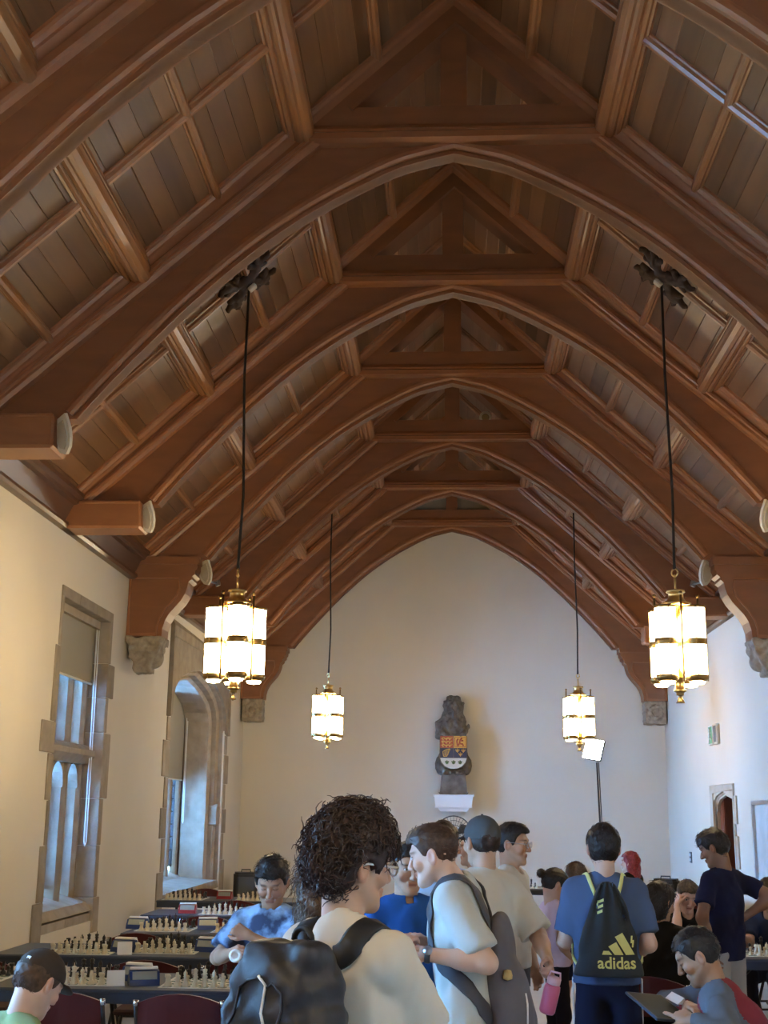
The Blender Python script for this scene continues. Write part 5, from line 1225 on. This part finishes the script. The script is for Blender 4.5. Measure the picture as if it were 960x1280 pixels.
def ribbon(f, path, w, th, n=6, off=.006):
    Q = spline(path, n)
    Pn, N = onto(f, Q, off) if f is not None else (Q, np.tile(A(0,-1,0), (len(Q), 1)))
    for _ in range(3): Pn[1:-1] = (Pn[:-2]+2*Pn[1:-1]+Pn[2:])/4
    b = MB(); V = []
    for i in range(len(Pn)):
        t = unit(Pn[min(i+1, len(Pn)-1)]-Pn[max(i-1, 0)]); sd = unit(np.cross(t, N[i])); nn = unit(np.cross(sd, t))
        for a, c in ((-1,0),(-.8,1),(.8,1),(1,0),(.8,-.6),(-.8,-.6)): V.append(Pn[i]+sd*a*w/2+nn*c*th)
    F = [(i*6+k, i*6+(k+1) % 6, (i+1)*6+(k+1) % 6, (i+1)*6+k) for i in range(len(Pn)-1) for k in range(6)]+[tuple(range(6))[::-1], tuple(range((len(Pn)-1)*6, len(Pn)*6))]
    return b.add(V, F, 0, True)
def straps(T, I, m, top, bot, xs=.10, w=.055):
    s = I['s']; NB, PV = I['NB'], I['PV']
    for sg in (-1, 1):
        path = [top+A(sg*.05,.02,-.02), A(sg*xs*.9, NB[1]-.10, NB[2]-.04), A(sg*xs*1.05, NB[1]-.03, NB[2]+.02), A(sg*xs*1.15, NB[1]+.07, NB[2]-.04), A(sg*xs*1.3, NB[1]+.12, NB[2]-.16), A(sg*.15, NB[1]+.10, NB[2]-.28), A(sg*.19, PV[1]+.0, PV[2]+.14), bot+A(sg*.10,.02,.05)]
        ribbon(I['sf'], path, w*s, .006).build('strap', m, T)
# black backpack
pk = mat('pack_black', (.016,.017,.021), .55, spec=.5, bump=(160, .2, .002)); pkd = mat('pack_trim', (.008,.008,.010), .6)
I = P1; T = world_empty('backpack', I, 'black backpack with a white zip cord worn on the back of the cream T-shirt', 'backpack')
ctr = I['PV']+(I['NB']-I['PV'])*.50+A(.01,-.222,-.005)
def bp(P):
    Q = P-ctr; w = np.clip((Q[..., 2]+.24)/.48, 0, 1)
    d = box_(Q*A(1,1,1), (0,0,0), (.165,.10,.245), .09)
    d = smax(d, (np.abs(Q[..., 0])-(.172-.055*w*w))*.9, .04); d = smax(d, (-Q[..., 1]-(.115-.055*w*w))*.9, .04)
    d = smin(d, box_(Q, (0,-.095,-.09), (.125,.055,.125), .05), .02)
    g = np.abs(np.sqrt((Q[..., 0]/.12)**2+((Q[..., 2]+.02)/.17)**2)-1)*.12; d = d+np.clip(.010-g, 0, 1)*.6*(Q[..., 1] < -.03)
    return d+.012*_n3(Q, 19, 1.0)+.007*_n3(Q*A(1,1,1.4), 42, 2.0)+.003*_n3(Q, 90, .5)
V, F = nets(bp, ctr-A(.22,.21,.28), ctr+A(.22,.15,.28), .0095); ob('bag', mesh_np('bag', V, F, pk), T)
straps(T, I, pkd, ctr+A(0,.08,.22), ctr+A(0,.06,-.20), .095, .065)
MB().tube([tuple(ctr+A(.03*math.cos(t),.06,.235+.03*math.sin(t))) for t in np.linspace(0, math.pi, 9)], .008, 6).build('grab_handle', pkd, T)
Pz, _ = onto(bp, [ctr+A(.0,-.12,.18), ctr+A(.015,-.15,.15), ctr+A(.03,-.16,.11), ctr+A(.042,-.16,.075)], .004)
MB().tube([tuple(p) for p in Pz], .0036, 6).build('zip_cord', M_['white_paint'], T)
Pz2, _ = onto(bp, [ctr+A(.042,-.16,.075), ctr+A(.050,-.16,.045), ctr+A(.056,-.16,.015)], .004)
MB().tube([tuple(p) for p in Pz2], [.007,.005,.006], 6).build('zip_pull', M_['grey_metal'], T)
zp = [ctr+A(.12*math.cos(t), -.16, -.02+.17*math.sin(t)) for t in np.linspace(-.3, math.pi+.3, 26)]; Pz, _ = onto(bp, zp, .0)
MB().tube([tuple(p) for p in Pz], .0035, 5).build('zip', pkd, T)
# grey backpack
pg = mat('pack_grey', (.115,.105,.115), .7, bump=(160, .2, .002)); pgd = mat('pack_grey_trim', (.06,.06,.07), .7)
I = P6; T = world_empty('backpack', I, 'soft grey backpack worn over the pale grey T-shirt', 'backpack')
ctr = I['PV']+(I['NB']-I['PV'])*.26+A(0,-.175,-.02)
def gp(P):
    Q = P-ctr; w = np.clip((Q[..., 2]+.25)/.5, 0, 1)
    d = smin(ell_(Q, (0,-.005,-.10), (.15,.095,.17)), ell_(Q, (0,.03,.09), (.12,.065,.19)), .06)
    d = smin(d, ell_(Q, (0,-.07,-.13), (.10,.04,.10)), .02)
    return d+.007*_n3(Q, 24, 1.5)+.004*_n3(Q*A(1,1,.5), 55, 2.0)
V, F = nets(gp, ctr-A(.22,.2,.30), ctr+A(.22,.16,.31), .0105); ob('bag', mesh_np('bag', V, F, pg), T)
straps(T, I, pgd, ctr+A(0,.07,.24), ctr+A(0,.06,-.18), .10, .06)
for sg in (-1, 1):
    Pz, _ = onto(gp, [ctr+A(sg*.10,-.14,.02), ctr+A(sg*.12,-.14,-.05), ctr+A(sg*.11,-.14,-.14)], .003); MB().tube([tuple(p) for p in Pz], .004, 5).build('compression_cord', M_['paper'], T)
Pz, _ = onto(gp, [ctr+A(-.14,-.02,.06)], .01); 
MB().lathe([(0,-.02),(.018,-.014),(.02,.0),(.015,.018),(0,.022)], 8, tuple(Pz[0])).build('charm', mat('charm', (.55,.36,.12), .6), T)
# wristwatch of the same person
W, E = P6['W'][0], P6['E'][0]; d = unit(W-E); c = W-d*.012
b = MB(); q = Matrix(np.stack([unit(np.cross(d, A(0,0,1))), unit(np.cross(d, np.cross(d, A(0,0,1)))), d], 1).tolist())
b.lathe([(.031,-.011),(.034,-.008),(.034,.008),(.031,.011)], 16, tuple(c), R=q); o = b.build('watch_strap', M_['dark_grey'], P6['T'])
out = unit(A(-1,.2,.6)-d*float(A(-1,.2,.6) @ d)); MB().lathe([(0,-.004),(.017,-.004),(.018,.004),(0,.006)], 14, tuple(c+out*.034), R=Matrix(np.stack([d, unit(np.cross(out, d)), out], 1).tolist())).build('watch_face', M_['grey_metal'], o)
# drawstring bag with stripes and lettering
I = P12; T = world_empty('drawstring_bag', I, 'dark drawstring bag with pale yellow stripes and lettering on the heather blue T-shirt', 'bag')
bt = I['PV']+A(0,-.155,.015); bm = mat('bag_dark', (.016,.026,.034), .7, bump=(120, .3, .003)); yl = mat('print_yellow', (.66,.66,.24), .7)
HB = .46
def db(P):
    Q = P-bt; t = np.clip(Q[..., 2]/HB, 0, 1); hw = .155*(1-t)**.75+.022+.0*t; dp = .050*(1-t)+.022
    d = np.sqrt((Q[..., 0]/hw)**2+((Q[..., 1])/dp)**2)-1
    d = d*np.minimum(dp, hw)*.8
    fold = .010*np.sin(Q[..., 0]/np.maximum(hw, .02)*9+1.0)*np.clip(t*1.6-.15, 0, 1)
    d = d+fold*.7+.004*_n3(Q, 30, 1.0)
    return smax(smax(d, Q[..., 2]-HB, .01), -Q[..., 2], .012)
V, F = nets(db, bt-A(.21,.10,.03), bt+A(.21,.10,.52), .0085); ob('bag', mesh_np('bag', V, F, bm), T)
def stick(nm, V2, faces, m, th=.0025):
    # flat print laid on the back of the bag: (x, z) points pushed onto the cloth
    V2 = np.array(V2, np.float32); y = np.full(len(V2), bt[1]-.09, np.float32)
    for _ in range(40):
        P = np.stack([bt[0]+V2[:, 0], y, bt[2]+V2[:, 1]], 1); y = y+np.clip(db(P)-.0015, -.01, .01)
    P = np.stack([bt[0]+V2[:, 0], y-th, bt[2]+V2[:, 1]], 1)
    b = MB(); b.add(P, faces); return b.build(nm, m, T)
def grid_quad(q, n=5):
    V2 = []; F2 = []
    for i in range(n+1):
        for j in range(n+1):
            u, v = i/n, j/n; V2.append(tuple((1-u)*(1-v)*q[0][k]+u*(1-v)*q[1][k]+u*v*q[2][k]+(1-u)*v*q[3][k] for k in (0,1)))
    for i in range(n):
        for j in range(n): a = i*(n+1)+j; F2.append((a, a+n+1, a+n+2, a+1))
    return V2, F2
ox = .045
for q in ([(-.085,.110),(-.035,.110),(-.050,.128),(-.078,.128)], [(-.022,.110),(.022,.110),(-.012,.170),(-.052,.148)], [(.034,.110),(.080,.110),(.020,.215),(-.018,.195)]):
    stick('logo_bar', *grid_quad([(x+ox, z) for x, z in q]), yl)
fc = bpy.data.curves.new('lettering', 'FONT'); fc.body = 'adidas'; fc.size = .078; fc.align_x = 'CENTER'; fc.offset = .0016; fc.resolution_u = 3
to = bpy.data.objects.new('lettering_src', fc); COL.objects.link(to); bpy.context.view_layer.update()
tm = bpy.data.meshes.new_from_object(to.evaluated_get(bpy.context.evaluated_depsgraph_get())); bpy.data.objects.remove(to, do_unlink=True); bpy.data.curves.remove(fc)
tv = [(v.co.x*1.0+ox-.012, v.co.y+.046) for v in tm.vertices]; tf = [tuple(p.vertices) for p in tm.polygons]; bpy.data.meshes.remove(tm)
stick('lettering', tv, tf, yl)
for k in range(3): stick('small_stripe', *grid_quad([(-.055+.004*k,.300+.026*k),(-.030+.004*k,.312+.026*k),(-.030+.004*k,.326+.026*k),(-.055+.004*k,.312+.026*k)], 2), yl)
for k in range(2): stick('small_stripe', *grid_quad([(.105+.006*k,.165-.02*k),(.113+.006*k,.165-.02*k),(.117+.006*k,.200-.02*k),(.109+.006*k,.200-.02*k)], 2), yl)
NB, PV = I['NB'], I['PV']
for sg in (-1, 1):
    ribbon(I['sf'], [bt+A(sg*.012,-.01,HB-.005), A(sg*.035,NB[1]-.14,NB[2]-.14), A(sg*.075,NB[1]-.10,NB[2]-.035), A(sg*.095,NB[1]-.02,NB[2]+.03), A(sg*.115,NB[1]+.08,NB[2]-.05), A(sg*.15,NB[1]+.12,NB[2]-.20), A(sg*.20,NB[1]+.02,NB[2]-.36), bt+A(sg*.165,.03,.02)], .020, .005).build('cord', yl, T)
# pink bottle in the hand of the capped person
W, E = P7['W'][1], P7['E'][1]; hw = P7['O']+P7['RW'] @ (W+unit(W-E)*.09)
T = tag(empty('water_bottle', (float(hw[0])-.03, float(hw[1])-.0, float(hw[2])-.175)), 'pink water bottle hanging from the hand of the person in the grey cap', 'bottle'); T.rotation_euler = (.15, .24, 0); T.scale = (.88,.88,.86)
MB().lathe([(0,0),(.036,0),(.042,.012),(.043,.12),(.040,.145),(.030,.155)], 18).build('body', mat('pink_plastic', (.62,.13,.22), .3), T)
MB().lathe([(.030,.152),(.036,.155),(.036,.185),(.030,.19),(0,.19)], 18).build('lid', mat('pink_lid', (.70,.42,.46), .35), T)
MB().tube([(-.03,0,.185),(-.025,0,.215),(.025,0,.215),(.03,0,.185)], .006, 6).build('carry_loop', mat('pink_loop', (.70,.42,.46), .35), T)
MB().lathe([(.0435,.05),(.0440,.06),(.0440,.10),(.0435,.11)], 6, smooth=False).build('sticker', M_['off_white'], T) if False else None
# dark red flask held by the person with the grey backpack
W, E = P6['W'][1], P6['E'][1]; hw = P6['O']+P6['RW'] @ (W+unit(W-E)*.08)
T = tag(empty('flask', (float(hw[0]), float(hw[1]), float(hw[2])-.25)), 'dark red metal flask with a steel cap held in profile figure\'s hand', 'flask')
MB().lathe([(0,0),(.034,0),(.037,.01),(.037,.165),(.033,.185),(.022,.195)], 18).build('body', mat('flask_red', (.20,.012,.018), .25, metal=.3), T)
MB().lathe([(.022,.193),(.024,.195),(.024,.235),(.018,.24),(0,.24)], 14).build('cap', M_['grey_metal'], T)
# roll of tape in the boy's hand
W, E = P3['W'][1], P3['E'][1]; hw = P3['O']+P3['RW'] @ (W+unit(W-E)*.085)
rr = Matrix.Rotation(math.radians(70), 3, 'X'); b = MB(); b.lathe([(.016,-.008),(.030,-.008),(.030,.008),(.016,.008),(.016,-.008)], 18, R=rr)
tag(b.build('tape_roll', M_['paper'], None, (float(hw[0])-.01, float(hw[1])-.045, float(hw[2])-.02)), 'small pale ring-shaped roll in the hand of the tie-dye boy', 'roll')
# chairs under the two seated people in front, table before the boy in the cap
chair(1.42, 5.93, math.radians(76), 'dark red folding chair holding the person in the raglan shirt'); chair(-1.82, 4.64, math.radians(-48), 'dark red folding chair holding the boy in the cap')
# tablet in the hands of the seated man
T = tag(empty('tablet', (.90, 5.98, .86), .3), 'grey tablet in a blue case under the pointing finger of the seated person', 'tablet'); T.rotation_euler = (.30, .12, .45)
MB().cbox((0,0,0), (.20,.27,.012), bev=.004).build('case', mat('case_blue', (.02,.05,.10), .5), T); MB().box(-.09,.09,-.125,.125,.0062,.0068).build('screen', mat('screen', (.06,.065,.055), .75, spec=.2), T)
T = tag(MB().prism([(-.04,0),(.04,0),(.035,.002),(0,.03),(-.035,.002)], -.035, .035).build('booklet', M_['paper'], None, (.99, 6.05, .878), (.3,.1,.8)), 'small white folded booklet on the edge of the grey tablet', 'booklet')
